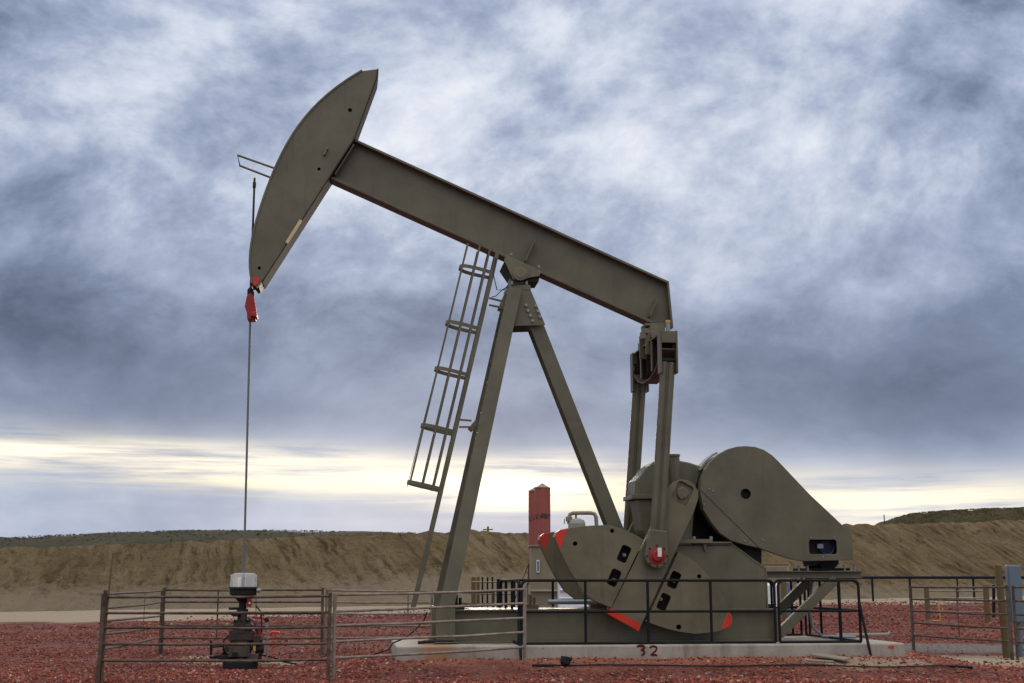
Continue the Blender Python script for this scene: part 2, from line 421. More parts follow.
def berm_mat():
    m = M("berm_dirt"); t = NT(m); c = t.coord(); sp = t.n("ShaderNodeSeparateXYZ"); t.l(c, sp.inputs[0]); X, Y, Z = sp.outputs
    wob = t.math('MULTIPLY', t.math('SUBTRACT', t.noise(c, .6, 4, .6), .5), .8)
    sgn = t.ramp(t.math('MULTIPLY_ADD', X, .02, .78, clamp=True), [(.46, 0.0), (.54, 1.0)])
    skew = t.math('MULTIPLY', Z, t.math('MULTIPLY_ADD', sgn, .5, .5))
    S = t.math('ADD', t.math('ADD', X, skew), wob)
    cb = t.n("ShaderNodeCombineXYZ"); t.l(S, cb.inputs[0]); t.l(t.math('MULTIPLY', Z, .32), cb.inputs[1])
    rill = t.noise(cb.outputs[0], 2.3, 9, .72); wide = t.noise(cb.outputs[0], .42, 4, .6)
    n1 = t.noise(c, .3, 8, .65); n2 = t.noise(c, 2.2, 8, .7); n3 = t.noise(c, 9, 5, .65)
    cc = t.mix(t.ramp(n1, [(.3, 0.0), (.7, 1.0)]), (.225, .16, .082), (.36, .265, .145))
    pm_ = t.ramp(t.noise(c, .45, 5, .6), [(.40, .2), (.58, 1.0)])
    cc = t.mix(t.math('MULTIPLY', t.math('MULTIPLY', t.ramp(rill, [(.50, 0.0), (.58, 1.0)]), .78), pm_), cc, (.062, .041, .021))  # groove shade painted into the colour along the rills
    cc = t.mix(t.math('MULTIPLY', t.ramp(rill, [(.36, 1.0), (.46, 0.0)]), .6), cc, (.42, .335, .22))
    cc = t.mix(t.math('MULTIPLY', t.ramp(wide, [(.5, 0.0), (.66, 1.0)]), .35), cc, (.115, .082, .046))
    cc = t.mix(t.math('MULTIPLY', t.ramp(n2, [(.52, 0.0), (.66, 1.0)]), .55), cc, (.085, .058, .03))
    cc = t.mix(t.math('MULTIPLY', t.ramp(n3, [(.56, 0.0), (.66, 1.0)]), .6), cc, (.07, .048, .027))
    xa = t.math('DIVIDE', t.math('ADD', X, 1.5), 7.0); fan = t.math('EXPONENT', t.math('MULTIPLY', t.math('MULTIPLY', xa, xa), -1.0))
    foot = t.ramp(t.math('SUBTRACT', t.math('ADD', t.math('MULTIPLY', Z, .62), t.math('MULTIPLY', t.math('SUBTRACT', n2, .5), 1.2)), t.math('MULTIPLY', fan, .45)), [(.6, 1.0), (1.0, 0.0)])
    cc = t.mix(t.math('MULTIPLY', foot, .75), cc, (.40, .325, .23))
    k = t.math('MULTIPLY', t.ramp(t.noise(c, .2, 6, .7), [(.60, 0.0), (.68, 1.0)]), t.ramp(n2, [(.5, 0.0), (.6, 1.0)]))
    cc = t.mix(t.math('MULTIPLY', k, .7), cc, (.06, .065, .022))
    h = t.math('ADD', t.math('MULTIPLY', rill, -3.2), t.math('ADD', n2, t.math('MULTIPLY', n3, .5)))
    t.bsdf(cc, .95, 0, h, 1.0, .5, .1); return m
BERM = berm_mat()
def topz(x): return np.interp(x, [-80, -21, -12, -5, 1, 20, 33, 110], [2.6, 3.2, 3.75, 4.1, 4.2, 4.95, 5.45, 6.5])
def basey(x): return np.interp(x, [-90, -30, -10, 10, 35, 60, 120], [40, 46, 54.5, 61, 72, 82, 100])
def berm():
    nx, nt = 900, 64
    X = np.linspace(-80, 100, nx); T = np.linspace(0, 1, nt); v = np.zeros((nt, nx, 3))
    for i, x in enumerate(X):
        by = float(basey(x)); zt = float(topz(x)); zb = float(gz(x, by)) - .1; run = 9.0
        for j, t in enumerate(T):
            tt = t / .62
            if tt < 1:
                prof = tt ** 1.25 * (1 - .12 * tt * (1 - tt)); yy = by + run * tt
                if tt > .9: prof -= .02 * ((tt - .9) / .1)
            else: prof = .98 - .35 * ((t - .62) / .38); yy = by + run + (t - .62) * 50
            z = zb + (zt - zb) * prof
            sk = x + tt * 3.0
            w = min(1, tt * 3) * max(.12, min(1, (1.08 - tt) * 4))
            rill = abs(noise.noise(Vector((sk * .8, tt * .9, 3.1)))) * .9 + abs(noise.noise(Vector((sk * 2.3, tt * 1.6, 7.7)))) * .5
            lump = noise.fractal(Vector((x * .6, yy * .9, 1.7)), 1.0, 2.0, 4)
            z += w * (-.45 * (rill - .35) + .12 * lump) + .10 * noise.fractal(Vector((x * 1.9, yy * 1.9, 0)), 1, 2, 4)
            z += .16 * noise.noise(Vector((x * .17, 0, 9.1))) * min(1, tt)
            yy -= w * .5 * (rill - .35)
            v[j, i] = (x, yy, z)
    i = np.arange(nx * nt).reshape(nt, nx)
    f = np.stack([i[:-1, :-1], i[:-1, 1:], i[1:, 1:], i[1:, :-1]], -1).reshape(-1, 4)
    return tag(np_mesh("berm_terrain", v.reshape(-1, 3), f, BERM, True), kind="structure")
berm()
SCRUB = dirt_mat("scrub_hill", (.024, .026, .015), (.07, .06, .036), (.014, .016, .009), .16)
GRASSM = dirt_mat("grassy_mound", (.045, .04, .017), (.085, .068, .032), (.022, .022, .010), 1.2)
def hill(name, Y, pts, mat, depth, nx, amp, fr):
    px = [p[0] for p in pts]; pz = [at(p[0], p[1], Y).z for p in pts]
    xw = [at(p[0], p[1], Y).x for p in pts]
    X = np.linspace(xw[0], xw[-1], nx); T = np.linspace(-1, 1, 15)
    v = np.zeros((15, nx, 3))
    for i, x in enumerate(X):
        zt = float(np.interp(x, xw, pz))
        for j, t in enumerate(T):
            z = (zt + 1) * (1 - t * t) - 1 + amp * noise.fractal(Vector((x * fr, t * 3 + Y, 0)), 1, 2, 5)
            v[j, i] = (x, Y + depth * t, z)
    i = np.arange(nx * 15).reshape(15, nx)
    f = np.stack([i[:-1, :-1], i[:-1, 1:], i[1:, 1:], i[1:, :-1]], -1).reshape(-1, 4)
    return tag(np_mesh(name, v.reshape(-1, 3), f, mat, True), kind="structure"), (lambda x: float(np.interp(x, xw, pz)))
h1, z1 = hill("hill", 230, [(-500, 548), (-200, 545), (0, 540), (60, 536.5), (120, 533.5), (200, 531), (280, 531), (350, 532.5), (420, 534), (500, 536), (620, 540), (1100, 552)], SCRUB, 60, 500, .35, .12)
h2, z2 = hill("grassy_hill", 112, [(868, 530), (884, 523), (896, 518), (912, 513.5), (940, 511), (980, 509), (1024, 508), (1300, 506), (1500, 530)], GRASSM, 16, 300, .22, .5)
def tufts(name, n, xr, zf, Y, dep, s0, s1, cols, blades=5):
    vs = []; fs = []
    for _ in range(n):
        x = random.uniform(*xr); t = random.triangular(-1, .5, -.05); z = (zf(x) + 1) * (1 - t * t) - 1; y = Y + dep * t
        s = random.uniform(s0, s1)
        for k in range(blades):
            a = random.uniform(0, 2 * PI); r = s * .5; b = len(vs)
            cx, cy, cz = x + random.gauss(0, r), y + random.gauss(0, r), z + random.uniform(-.1, .45) * s
            for q in range(3):
                vs.append((cx + random.uniform(-.6, .6) * s, cy + random.uniform(-.5, .5) * s, cz + random.uniform(-.4, .4) * s))
            fs.append((b, b + 1, b + 2))
    m = M(name); t = NT(m); g = t.n("ShaderNodeNewGeometry")
    t.bsdf(t.ramp(g.outputs["Random Per Island"], cols), .9, spec=.2)
    return tag(np_mesh(name, np.array(vs), np.array(fs), m, False), kind="stuff")
tufts("hill_scrub", 2600, (at(-150, 540, 230).x, at(480, 540, 230).x), z1, 230, 60, .12, .4, [(0, (.022, .024, .014)), (.7, (.036, .036, .021)), (1, (.06, .054, .032))], 7)
tufts("mound_grass", 6000, (at(880, 520, 112).x, at(1120, 520, 112).x), z2, 112, 16, .05, .15, [(0, (.025, .025, .010)), (.6, (.05, .045, .018)), (1, (.10, .085, .038))], 5)
# tufts of weed and clods on the berm face
def clods():
    n = 2600; vs = []; fs = []
    for _ in range(n):
        x = random.uniform(-40, 48); t = random.random(); by = float(basey(x)); zb = float(gz(x, by)); zt = float(topz(x))
        if random.random() < .35: t = random.uniform(.9, 1.02)
        y = by + 9 * t; z = zb + (zt - zb) * t ** 1.25 - .1; s = random.uniform(.05, .16); b = len(vs)
        for d in ((1, 0, 0), (-1, 0, 0), (0, 1, 0), (0, -1, 0), (0, 0, 1), (0, 0, -1)):
            k = s * random.uniform(.6, 1.4); vs.append((x + d[0] * k * 1.3, y + d[1] * k, z + d[2] * k * .8))
        fs += [(b, b + 2, b + 4), (b + 2, b + 1, b + 4), (b + 1, b + 3, b + 4), (b + 3, b, b + 4)]
    return tag(np_mesh("berm_clods", np.array(vs), np.array(fs), BERM, False), kind="stuff")

# ------------------------------------------------------------------ concrete slab
CONC = concrete()
slab = thing("concrete_slab", O, "long grey concrete base under the pump jack, with a red 32 painted on its side", "concrete base", rz=ANG)
mb = MB(); mb.span((SL[0], -SV, STOP - .6), (SL[1], SV, STOP)); mb.build("slab_body", CONC, slab, .03)
mb = MB()
def stroke(pts, w):
    pts = [L(x, y, -SV) for x, y in pts]
    n = len(pts); vs = []
    for i, p in enumerate(pts):
        d = (pts[min(i + 1, n - 1)] - pts[max(i - 1, 0)]).normalized(); q = Vector((-d.z, 0, d.x)) * (w / 2 * random.uniform(.8, 1.15))
        vs += [p + q, p - q]
    vs = [(a.x, -SV - .004, a.z) for a in vs]
    mb.add(vs, [(2 * i, 2 * i + 1, 2 * i + 3, 2 * i + 2) for i in range(n - 1)])
def shape3(cx, cy):
    a = [(-4, -4.4), (-1.5, -5.2), (2, -5), (3.2, -4), (2.6, -2.3), (.2, -.9), (2.2, -.2), (3.2, 1.4), (2.5, 3.4), (.6, 4.4)]
    return [(cx + x * 1.05, cy + y) for x, y in a]
def shape2(cx, cy):
    a = [(-3.6, -3.4), (-2.4, -4.8), (.2, -5.2), (2.6, -4.4), (3.2, -2.6), (2.2, -.6), (-.2, 1.6), (-3, 3.8), (-.5, 3.9), (2, 3.6), (3.8, 4.2)]
    return [(cx + x, cy + y) for x, y in a]
stroke(shape3(641, 651), .045); stroke(shape2(653.5, 651.4), .04)
mb.build("painted_number", plain("sprayed_dark_red", (.095, .006, .010), .8, 0, .4, 18), slab)
mb = MB(); p = L(891, 647, -SV); mb.box((p.x, -SV - .004, p.z), (.12, .006, .05)); mb.build("painted_mark", RED, slab)

# ------------------------------------------------------------------ pump jack
PJ = thing("pump_jack", O, "tall olive oil well pump jack with horse head raised and red tipped counterweights", "pump jack", rz=ANG)
def circ(c, r, n=16, sx=1, a0=0): return [(c[0] + r * sx * math.cos(a0 + 2 * PI * i / n), c[1] + r * math.sin(a0 + 2 * PI * i / n)) for i in range(n)]
def poly(pts, v): return [P(x, y, v) for x, y in pts]
def rrect(c, w, h, rot, r=.05):
    out = []
    for (sx, sy, a0) in ((1, 1, 0), (-1, 1, 90), (-1, -1, 180), (1, -1, 270)):
        for k in range(4):
            a = math.radians(a0 + k * 30)
            out.append((sx * (w / 2 - r) + r * math.cos(a), sy * (h / 2 - r) + r * math.sin(a)))
    cr, sr = math.cos(rot), math.sin(rot)
    return [(c[0] + x * cr - y * sr, c[1] + x * sr + y * cr) for x, y in out]
px2 = 1 / 50.

# horse head
HV = .30
arc = [(252, 283), (251.3, 268), (252.6, 246), (258, 213), (265, 193), (271.2, 180), (275.5, 168), (288, 143.8), (297, 130), (308, 116.6), (318, 104.5), (329.4, 93.4), (338, 86), (345.5, 80.5), (352, 76), (357, 73.2), (367.5, 71)]
back = [(378, 69), (377, 77.5), (354.8, 138), (323.5, 186), (285.9, 243.7), (262.5, 282), (257, 288)]
ay = np.array([p[1] for p in arc]); axx = np.array([p[0] for p in arc]); cf = np.polyfit(ay, axx, 4)
arc = [(float(np.polyval(cf, y)), float(y)) for y in np.linspace(283, 71, 28)]
out = poly(arc + back, -HV)
holes = [circ(P(350, 110, -HV), .045, 12), circ(P(319, 169, -HV), .035, 12), circ(P(259.3, 268, -HV), .035, 12)]
mb = MB(); mb.prism(out, -HV, -HV + .03, holes); mb.prism(out, HV - .03, HV)
# inner back plate, set in from the cheek edges
bk = poly(back, -HV); cen = P(310, 180, -HV)
for a, b in zip(bk[:-1], bk[1:]):
    va = Vector((a[0], 0, a[1])); vb = Vector((b[0], 0, b[1])); n_ = (Vector((cen[0], 0, cen[1])) - (va + vb) / 2).normalized() * .05
    mb.bar(va + n_, vb + n_, 2 * HV - .08, .03)
head = mb.build("horse_head", OLIVE, PJ)
mb = MB(); ap = poly(arc, -HV)
nn = len(ap); inn = []; outn = []
for i, a in enumerate(ap):
    d = Vector((ap[min(i + 1, nn - 1)][0] - ap[max(i - 1, 0)][0], ap[min(i + 1, nn - 1)][1] - ap[max(i - 1, 0)][1])).normalized()
    nrm = Vector((-d.y, d.x)); outn.append((a[0] + nrm.x * .035, a[1] + nrm.y * .035)); inn.append(a)
for i in range(nn - 1):
    mb.prism([inn[i], outn[i], outn[i + 1], inn[i + 1]], -HV - .02, HV + .02)
mb.build("arc_plate", OLIVE2, head)
mb = MB()
for i, j in ((0, 1), (1, 2), (2, 5)):
    a, b = bk[i], bk[j]; mb.bar((a[0], 0, a[1]), (b[0], 0, b[1]), 2 * HV + .05, .025)
mb.build("back_flange", DKBR, head)
mb = MB(); a = L(301, 220, -HV - .035); b = L(286.5, 243, -HV - .035); mb.bar(a, b, .02, .06); mb.build("sunlit_patch", PALE, head)  # pale bar paints the sunlight falling on the back edge
mb = MB(); mb.prism(poly([(252.3, 277.5), (260.5, 277.5), (258, 284), (255, 286), (252.8, 284)], -HV - .004), -HV - .006, -HV - .001); mb.build("painted_tip", RED, head)
mb = MB(); mb.tube(L(324.5, 154.5, -HV - .05), L(326.5, 149, -HV - .05), .02, 8); mb.box(L(326.8, 148.6, -HV - .03), (.05, .08, .05)); mb.box(L(324.5, 154.5, -HV - .03), (.04, .06, .04)); mb.build("lifting_lug", OLIVE2, head)
mb = MB()
for v in (-.02,): mb.ptube([L(276, 169, 0) + Vector((0, v, 0)), L(237.5, 155.5, 0) + Vector((0, v, 0)), L(240, 166, 0) + Vector((0, v, 0)), L(271, 178, 0) + Vector((0, v, 0))], .024, 8)
mb.build("cable_guard", OLIVE2, head)

# bridle, carrier bar, polished rod
mb = MB(); mb.tube(L(254.6, 178, -.12), L(250.6, 290, -.12), .022, 8); mb.nxt(); mb.tube(L(254.6, 178, .12), L(250.6, 290, .12), .022, 8)
mb.each("bridle_cable", CABLE, PJ); mb = MB(); mb.lathe([(.03, 0), (.035, .02), (.035, .12), (.0, .14)], L(254.2, 188, -.12)); mb.build("cable_ferrule", CABLE, PJ)
mb = MB(); zc = L(250.5, 300, 0)
mb.box((zc.x, 0, zc.z + .02), (.11, .34, .10)); mb.lathe([(.05, 0), (.06, .03), (.06, .16), (.03, .2)], (zc.x, -.12, zc.z + .03)); mb.lathe([(.05, 0), (.06, .03), (.06, .16), (.03, .2)], (zc.x, .12, zc.z + .03))
mb.build("carrier_clamp", DARK, PJ, .01)
mb = MB(); mb.prism(poly([(250.6, 293), (254, 297), (255.5, 305), (256.5, 312), (255.5, 320), (247.5, 320), (247, 313), (245, 307), (247, 297)], -.1), -.18, .14)
mb.box(L(254.5, 316, -.12), (.12, .4, .09)); mb.build("carrier_bar", REDDK, PJ, .012)
mb = MB(); mb.tube(L(250.3, 318, 0), L(244.5, 545, 0), .022, 10); mb.tube(L(244.5, 545, 0), L(243.2, 590, 0), .032, 10); mb.build("polished_rod", STEELROD, PJ)

# walking beam
BV = .19
T0, T1 = P(352, 137.5, -BV), P(668, 281, -BV); B0, B1 = P(328, 176.5, -BV), P(652, 322.5, -BV)
def lerp2(a, b, t): return (a[0] + (b[0] - a[0]) * t, a[1] + (b[1] - a[1]) * t)
mb = MB()
d = Vector((T1[0] - T0[0], 0, T1[1] - T0[1])).normalized(); nb = Vector((d.z, 0, -d.x))
TE = P(672.5, 327.6, -BV)
for s0, s1, off in ((T0, T1, .022), (B0, B1, -.022)):
    a = Vector((s0[0], 0, s0[1])) + nb * off; b = Vector((s1[0], 0, s1[1])) + nb * off
    mb.bar(a, b, 2 * BV, .044)
web = [T0, T1, lerp2(T1, TE, .98), B1, B0]
mb.prism(web, -.022, .022)
beam = mb.build("walking_beam", OLIVE, PJ)
mb = MB(); mb.bar((T1[0], 0, T1[1]), (TE[0], 0, TE[1]), 2 * BV, .04); mb.build("end_plate", OLIVE, beam)
mb = MB()
for (a, b) in (((534, 240.5), (525, 262)), ((656, 300), (649, 317)), ((354, 146), (335, 176))):
    q0 = L(*a, -.15); q1 = L(*b, -.15); mb.nxt(); mb.bar((q0.x, -.15, q0.z), (q1.x, -.15, q1.z), .24, .025)
mb.each("stiffener", OLIVE, beam)
mb = MB(); mb.bar((B0[0], 0, B0[1]) , (B1[0], 0, B1[1]), 2 * BV - .02, .012)
mb2 = MB(); a = Vector((B0[0], 0, B0[1])) + nb * .008; b = Vector((B1[0], 0, B1[1])) + nb * .008
mb2.bar(a, b, 2 * BV + .004, .018); mb2.build("lower_flange_plate", BROWNFL, beam)

# saddle and centre bearing
SVV = .36
mb = MB(); mb.prism(poly([(506.4, 255), (541.5, 271.6), (539, 276.3), (530, 277.5), (526, 279), (520, 281), (513, 279), (511, 275), (504, 260)], -SVV), -SVV, -SVV + .04)
mb.prism(poly([(506.4, 255), (541.5, 271.6), (539, 276.3), (530, 277.5), (526, 279), (520, 281), (513, 279), (511, 275), (504, 260)], -SVV), SVV - .04, SVV) if False else None
sq = poly([(507, 256.5), (541, 272.5), (539, 281), (529, 281), (511, 276), (503, 264)], -SVV)
mbs = MB(); mbs.prism(sq, -SVV + .06, SVV - .06)
saddle = mb.build("saddle_bearing", OLIVE2, PJ, .008)
mbs.build('saddle_block', DKBR, saddle)  # dark colour paints the shade between the saddle plates
mb = MB(); c = L(520, 273.6, -SVV)
mb.lathe([(.0, -.05), (.10, -.05), (.10, -.04), (.15, -.035), (.15, 0)], c, (0, 1, 0), 24); mb.build("bearing_cap", OLIVE2, saddle)
mb = MB()
for x, y in ((511, 254.6), (538.7, 266.8)): mb.bolt(L(x, y, -BV), (0, -1, 0), .03, .04)
for x, y in ((512, 284.5), (526.5, 284.5)): mb.bolt(L(x, y, -.3), (0, 0, 1), .03, .07)
mb.each("saddle_bolt", ZINC, saddle)
mb = MB(); mb.prism(poly([(507.5, 285), (530.5, 285), (531, 290), (507.5, 290)], -.36), -.36, .36); mb.prism(poly([(510, 277), (528, 277), (527, 286), (510, 286)], -.2), -.2, .2)
mb.build("top_plate", OLIVE, PJ, .008)

# samson post legs
def ileg(name, p0, p1, w, h, mat=OLIVE):
    mb = MB(); mb.ibeam(p0, p1, w, h, .025, (1, 0, 0)); return mb.build(name, mat, PJ)
for s in (-1, 1):
    vt, vb = .34 * s, .84 * s
    p0 = L(514.5, 289, -.34); p0.y = vt; q = L(446, 609, -.84); p1 = Vector((q.x, vb, q.z))
    mb = MB(); ax = (p1 - p0).normalized()
    # box channel: face plate, two side plates
    mb.bar(p0, p1, .27, .025, (1, 0, 0)) if False else None
    side = Vector((1, 0, 0)); side = (side - ax * side.dot(ax)).normalized(); nv = ax.cross(side)
    mb.bar(p0 - nv * .11 * 0, p1, .02, .20, (1, 0, 0))
    for k in (-1, 1): mb.bar(p0 + nv * .11 * k, p1 + nv * .11 * k, .28, .022, (1, 0, 0))
    leg = mb.build("samson_leg", OLIVE, PJ)
    base = MB(); z0 = STOP + .02; base.span((p1.x - .18, vb - .14, z0), (p1.x + .17, vb + .14, p1.z + .03)); base.box((p1.x, vb, z0 + .01), (.46, .40, .02)); base.build("leg_pedestal", OLIVE, PJ, .008)
mb = MB(); a = L(537, 326, -.2); a.y = 0; b = L(641, 592, -.2); b.y = 0
mb.bar(a, b, .02, .20, (1, 0, 0))
for k in (-1, 1): mb.bar(a + Vector((0, .2 * k, 0)), b + Vector((0, .2 * k, 0)), .285, .022, (1, 0, 0))
mb.bar(L(522, 292, -.2) * 1 + Vector((0, .2, 0)), a, .22, .3, (1, 0, 0))
mb.build("rear_leg", OLIVE, PJ)
gp = poly([(519.5, 291), (530.5, 291), (545, 325.5), (514, 326.5)], -.3)
mb = MB(); mb.prism(gp, .33, .36); mb.nxt(); mb.prism(gp, -.36, -.33)
gus = mb.each("gusset_plate", OLIVE, PJ, .006)
mb = MB()
for x, y in ((645, 437), (655, 465), (667, 490), (678, 517), (695, 440), (706, 468), (716, 495)):
    mb.bolt(L(400 + x / 5.12, 220 + y / 5.12, -.36), (0, -1, 0), .033, .04)
mb.each("gusset_bolt", ZINC, gus)
for (x0, y0, x1, y1) in ((486, 478, 500, 470),):
    pass
# cross braces between the two front legs
mb = MB()
for y in (360, 455, 545):
    t = (y - 289) / (609 - 289.); u = L(514.5 + (446 - 514.5) * t, y, -.34 - .5 * t); w = .34 + .5 * t
    mb.nxt(); mb.bar((u.x, -w, u.z), (u.x, w, u.z), .10, .10, (1, 0, 0))
mb.each("cross_brace", OLIVE, PJ)
mb = MB(); q = L(494, 362.5, -.4); mb.box(q, (.1, .1, .1)); mb.ptube([q, q + Vector((-.06, -.02, .03)), q + Vector((-.1, -.02, -.03)), q + Vector((-.04, -.02, -.07))], .012, 6); mb.build("brake_lever", REDD, PJ)
mb = MB(); mb.ptube([L(496, 258, -.25), L(493.5, 275, -.3), L(497, 290, -.35), L(504, 290, -.38), L(508, 285, -.38)], .01, 6)
mb.nxt(); mb.ptube([L(492, 297, -.25), L(496, 296, -.33), L(502, 290, -.37), L(507, 287, -.38), L(524, 282, -.38)], .01, 6); mb.each("grease_line", CABLE, PJ)

# ladder with safety cage
LV = .23
lt, lb = L(497.5, 252, -LV), L(413.5, 609, -LV)
ad = (lb - lt).normalized(); left = Vector((ad.z, 0, -ad.x)); left = left if left.x < 0 else -left
ladder = None
mb = MB()
for s in (-1, 1): mb.bar(Vector((lt.x, LV * s, lt.z)), Vector((lb.x, LV * s, lb.z)), .018, .08)
ladder = mb.build("ladder", OLIVE, PJ)
Ln = (lb - lt).length
for k in range(int(Ln / .3)):
    p = lt + ad * (.12 + .3 * k); mb = MB(); mb.tube((p.x, -LV, p.z), (p.x, LV, p.z), .014, 8); mb.build("rung", OLIVE, ladder)
def hoop_pt(p, th, R=.70, Wd=.40):         # th 0 near rail .. pi far rail
    e = abs(math.sin(th)) ** .7
    return p + left * (R * e) + Vector((0, LV - Wd * 0 - (LV * 1.0) * 1 - math.copysign(abs(math.cos(th)) ** .8, math.cos(th)) * (LV + .14 * e) , 0)) + Vector((0, LV, 0)) * 1
def on_rail(y):
    t = (y - 252) / (609 - 252.); q = lt + (lb - lt) * t; return Vector((q.x, -LV, q.z))
HY = (274, 332.5, 380, 437.5, 494)
mbh = []
for y in HY:
    p = on_rail(y); mb = MB()
    pts = []
    for k in range(19):
        th = PI * k / 18; q = hoop_pt(Vector((p.x, 0, p.z)), th); q.y = -math.copysign(abs(math.cos(th)) ** .8, math.cos(th)) * (LV + .13 * abs(math.sin(th)) ** .7); pts.append(q)
    for a, b in zip(pts[:-1], pts[1:]): mb.bar(a, b, .075, .012, ad)
    mb.build("cage_hoop", OLIVE, ladder)
for th in (.13, .45, 1.1, PI - .45, PI - .13):
    mb = MB()
    def cp(y):
        p = on_rail(y); q = hoop_pt(Vector((p.x, 0, p.z)), th); q.y = -math.copysign(abs(math.cos(th)) ** .8, math.cos(th)) * (LV + .13 * abs(math.sin(th)) ** .7); return q
    mb.bar(cp(250), cp(496), .022, .04, Vector((0, 1, 0))); mb.build("cage_bar", OLIVE, ladder)
mb = MB(); mb.tube(L(468, 246, -.1), L(407, 487, -.1), .007, 5); mb.build("safety_cable", CABLE, ladder)
mb = MB()
for (x0, y0, x1, y1, x2, y2) in ((489, 305, 500, 310, 505, 298), (459, 427, 470, 430, 477, 422)):
    for v in (-.2,):
        a, b, c_ = L(x0, y0, -.2), L(x1, y1, -.2), L(x2, y2, -.2)
        for q in (a, b, c_): q.y = v
        mb.nxt(); mb.bar(a, b + Vector((0, 0, .06)), .04, .035); mb.bar(a + Vector((0, 0, .15)), b + Vector((0.03, 0, .19)), .04, .035); mb.bar(b, c_, .3, .1)
mb.each("ladder_bracket", OLIVE, ladder)

# equaliser, pitmans
PV = 1.28
ec = L(667.5, 345, -PV)
mb = MB(); zt = L(667.5, 333, -PV).z; uc = ec.x
# profile of the cross beam in (v, z): deep in the middle, shallow at the ends
prof = [(-1.36, zt - .34), (-.85, zt - .66), (-.35, zt - .78), (.35, zt - .78), (.85, zt - .66), (1.36, zt - .34), (1.36, zt), (-1.36, zt)]
def vprism(mb, prof, u0, u1):
    n = len(prof); vs = [(u0, a, b) for a, b in prof] + [(u1, a, b) for a, b in prof]
    mb.add(vs, [tuple(range(n)), tuple(reversed(range(n, 2 * n)))] + [(i, n + i, n + (i + 1) % n, (i + 1) % n) for i in range(n)])
vprism(mb, prof, uc + .09, uc + .115)
for v in (-.95, -.5, 0, .5, .95): mb.span((uc - .13, v - .012, zt - (.45 if abs(v) > .8 else .66)), (uc + .10, v + .012, zt - .02))
eq = mb.build("equalizer", DKBR, PJ)  # web and stiffeners coloured dark to paint the shade inside the channel
mb = MB()
for (a, b) in zip(prof[:5], prof[1:6]): mb.bar((uc, a[0], a[1]), (uc, b[0], b[1]), .31, .025, (1, 0, 0))
mb.build("lower_flange", BROWNFL, eq)
mb = MB(); mb.bar((uc, -1.36, zt), (uc, 1.36, zt), .31, .03, (1, 0, 0)); mb.build("upper_flange", OLIVE2, eq)
for v in (-.5, .5):
    mb = MB(); mb.box((uc - .14, v, zt - .34), (.03, .07, .62)); mb.build("stiffener", OLIVE2, eq)
mb = MB()
for s in (-1, 1):
    mb.nxt(); mb.box((uc + .165, s * 1.28, zt - .40), (.035, .24, .86)); mb.box((uc - .165, s * 1.28, zt - .40), (.035, .24, .86)); mb.box((uc, s * 1.28, zt - .10), (.29, .26, .24))
mb.each("end_bracket", OLIVE, eq, .006)
for s in (-1, 1):
    mb = MB(); mb.lathe([(.04, 0), (.045, .02), (.045, .20), (.0, .21)], (uc + .02, s * 1.28, zt + .01)); q = mb.build("bearing_bolt", ZINC, eq)
    mb = MB(); mb.lathe([(.05, .20), (.05, .25), (.0, .255)], (uc + .02, s * 1.28, zt + .01)); mb.build("bolt_cap", BRASS, eq)
# tail bearing between beam and equaliser
mb = MB()
tb = L(656, 326, -.3)
mb.box((tb.x + .0, 0, tb.z + .05), (.42, .42, .05)); mb.box((tb.x + .05, 0, tb.z - .14), (.32, .5, .32)); mb.box((uc - .02, -.28, zt - .02), (.4, .05, .5)); mb.box((uc - .02, .28, zt - .02), (.4, .05, .5))
mb.tube((uc - .02, -.4, zt + .12), (uc - .02, .4, zt + .12), .10, 16)
mb.build("tail_bearing", OLIVE2, PJ, .008)
mb = MB(); q = L(645, 331, -.3); mb.box(q, (.14, .1, .1)); mb.box(q + Vector((-.05, 0, -.1)), (.1, .1, .14)); mb.build("bearing_lug", OLIVE2, PJ)

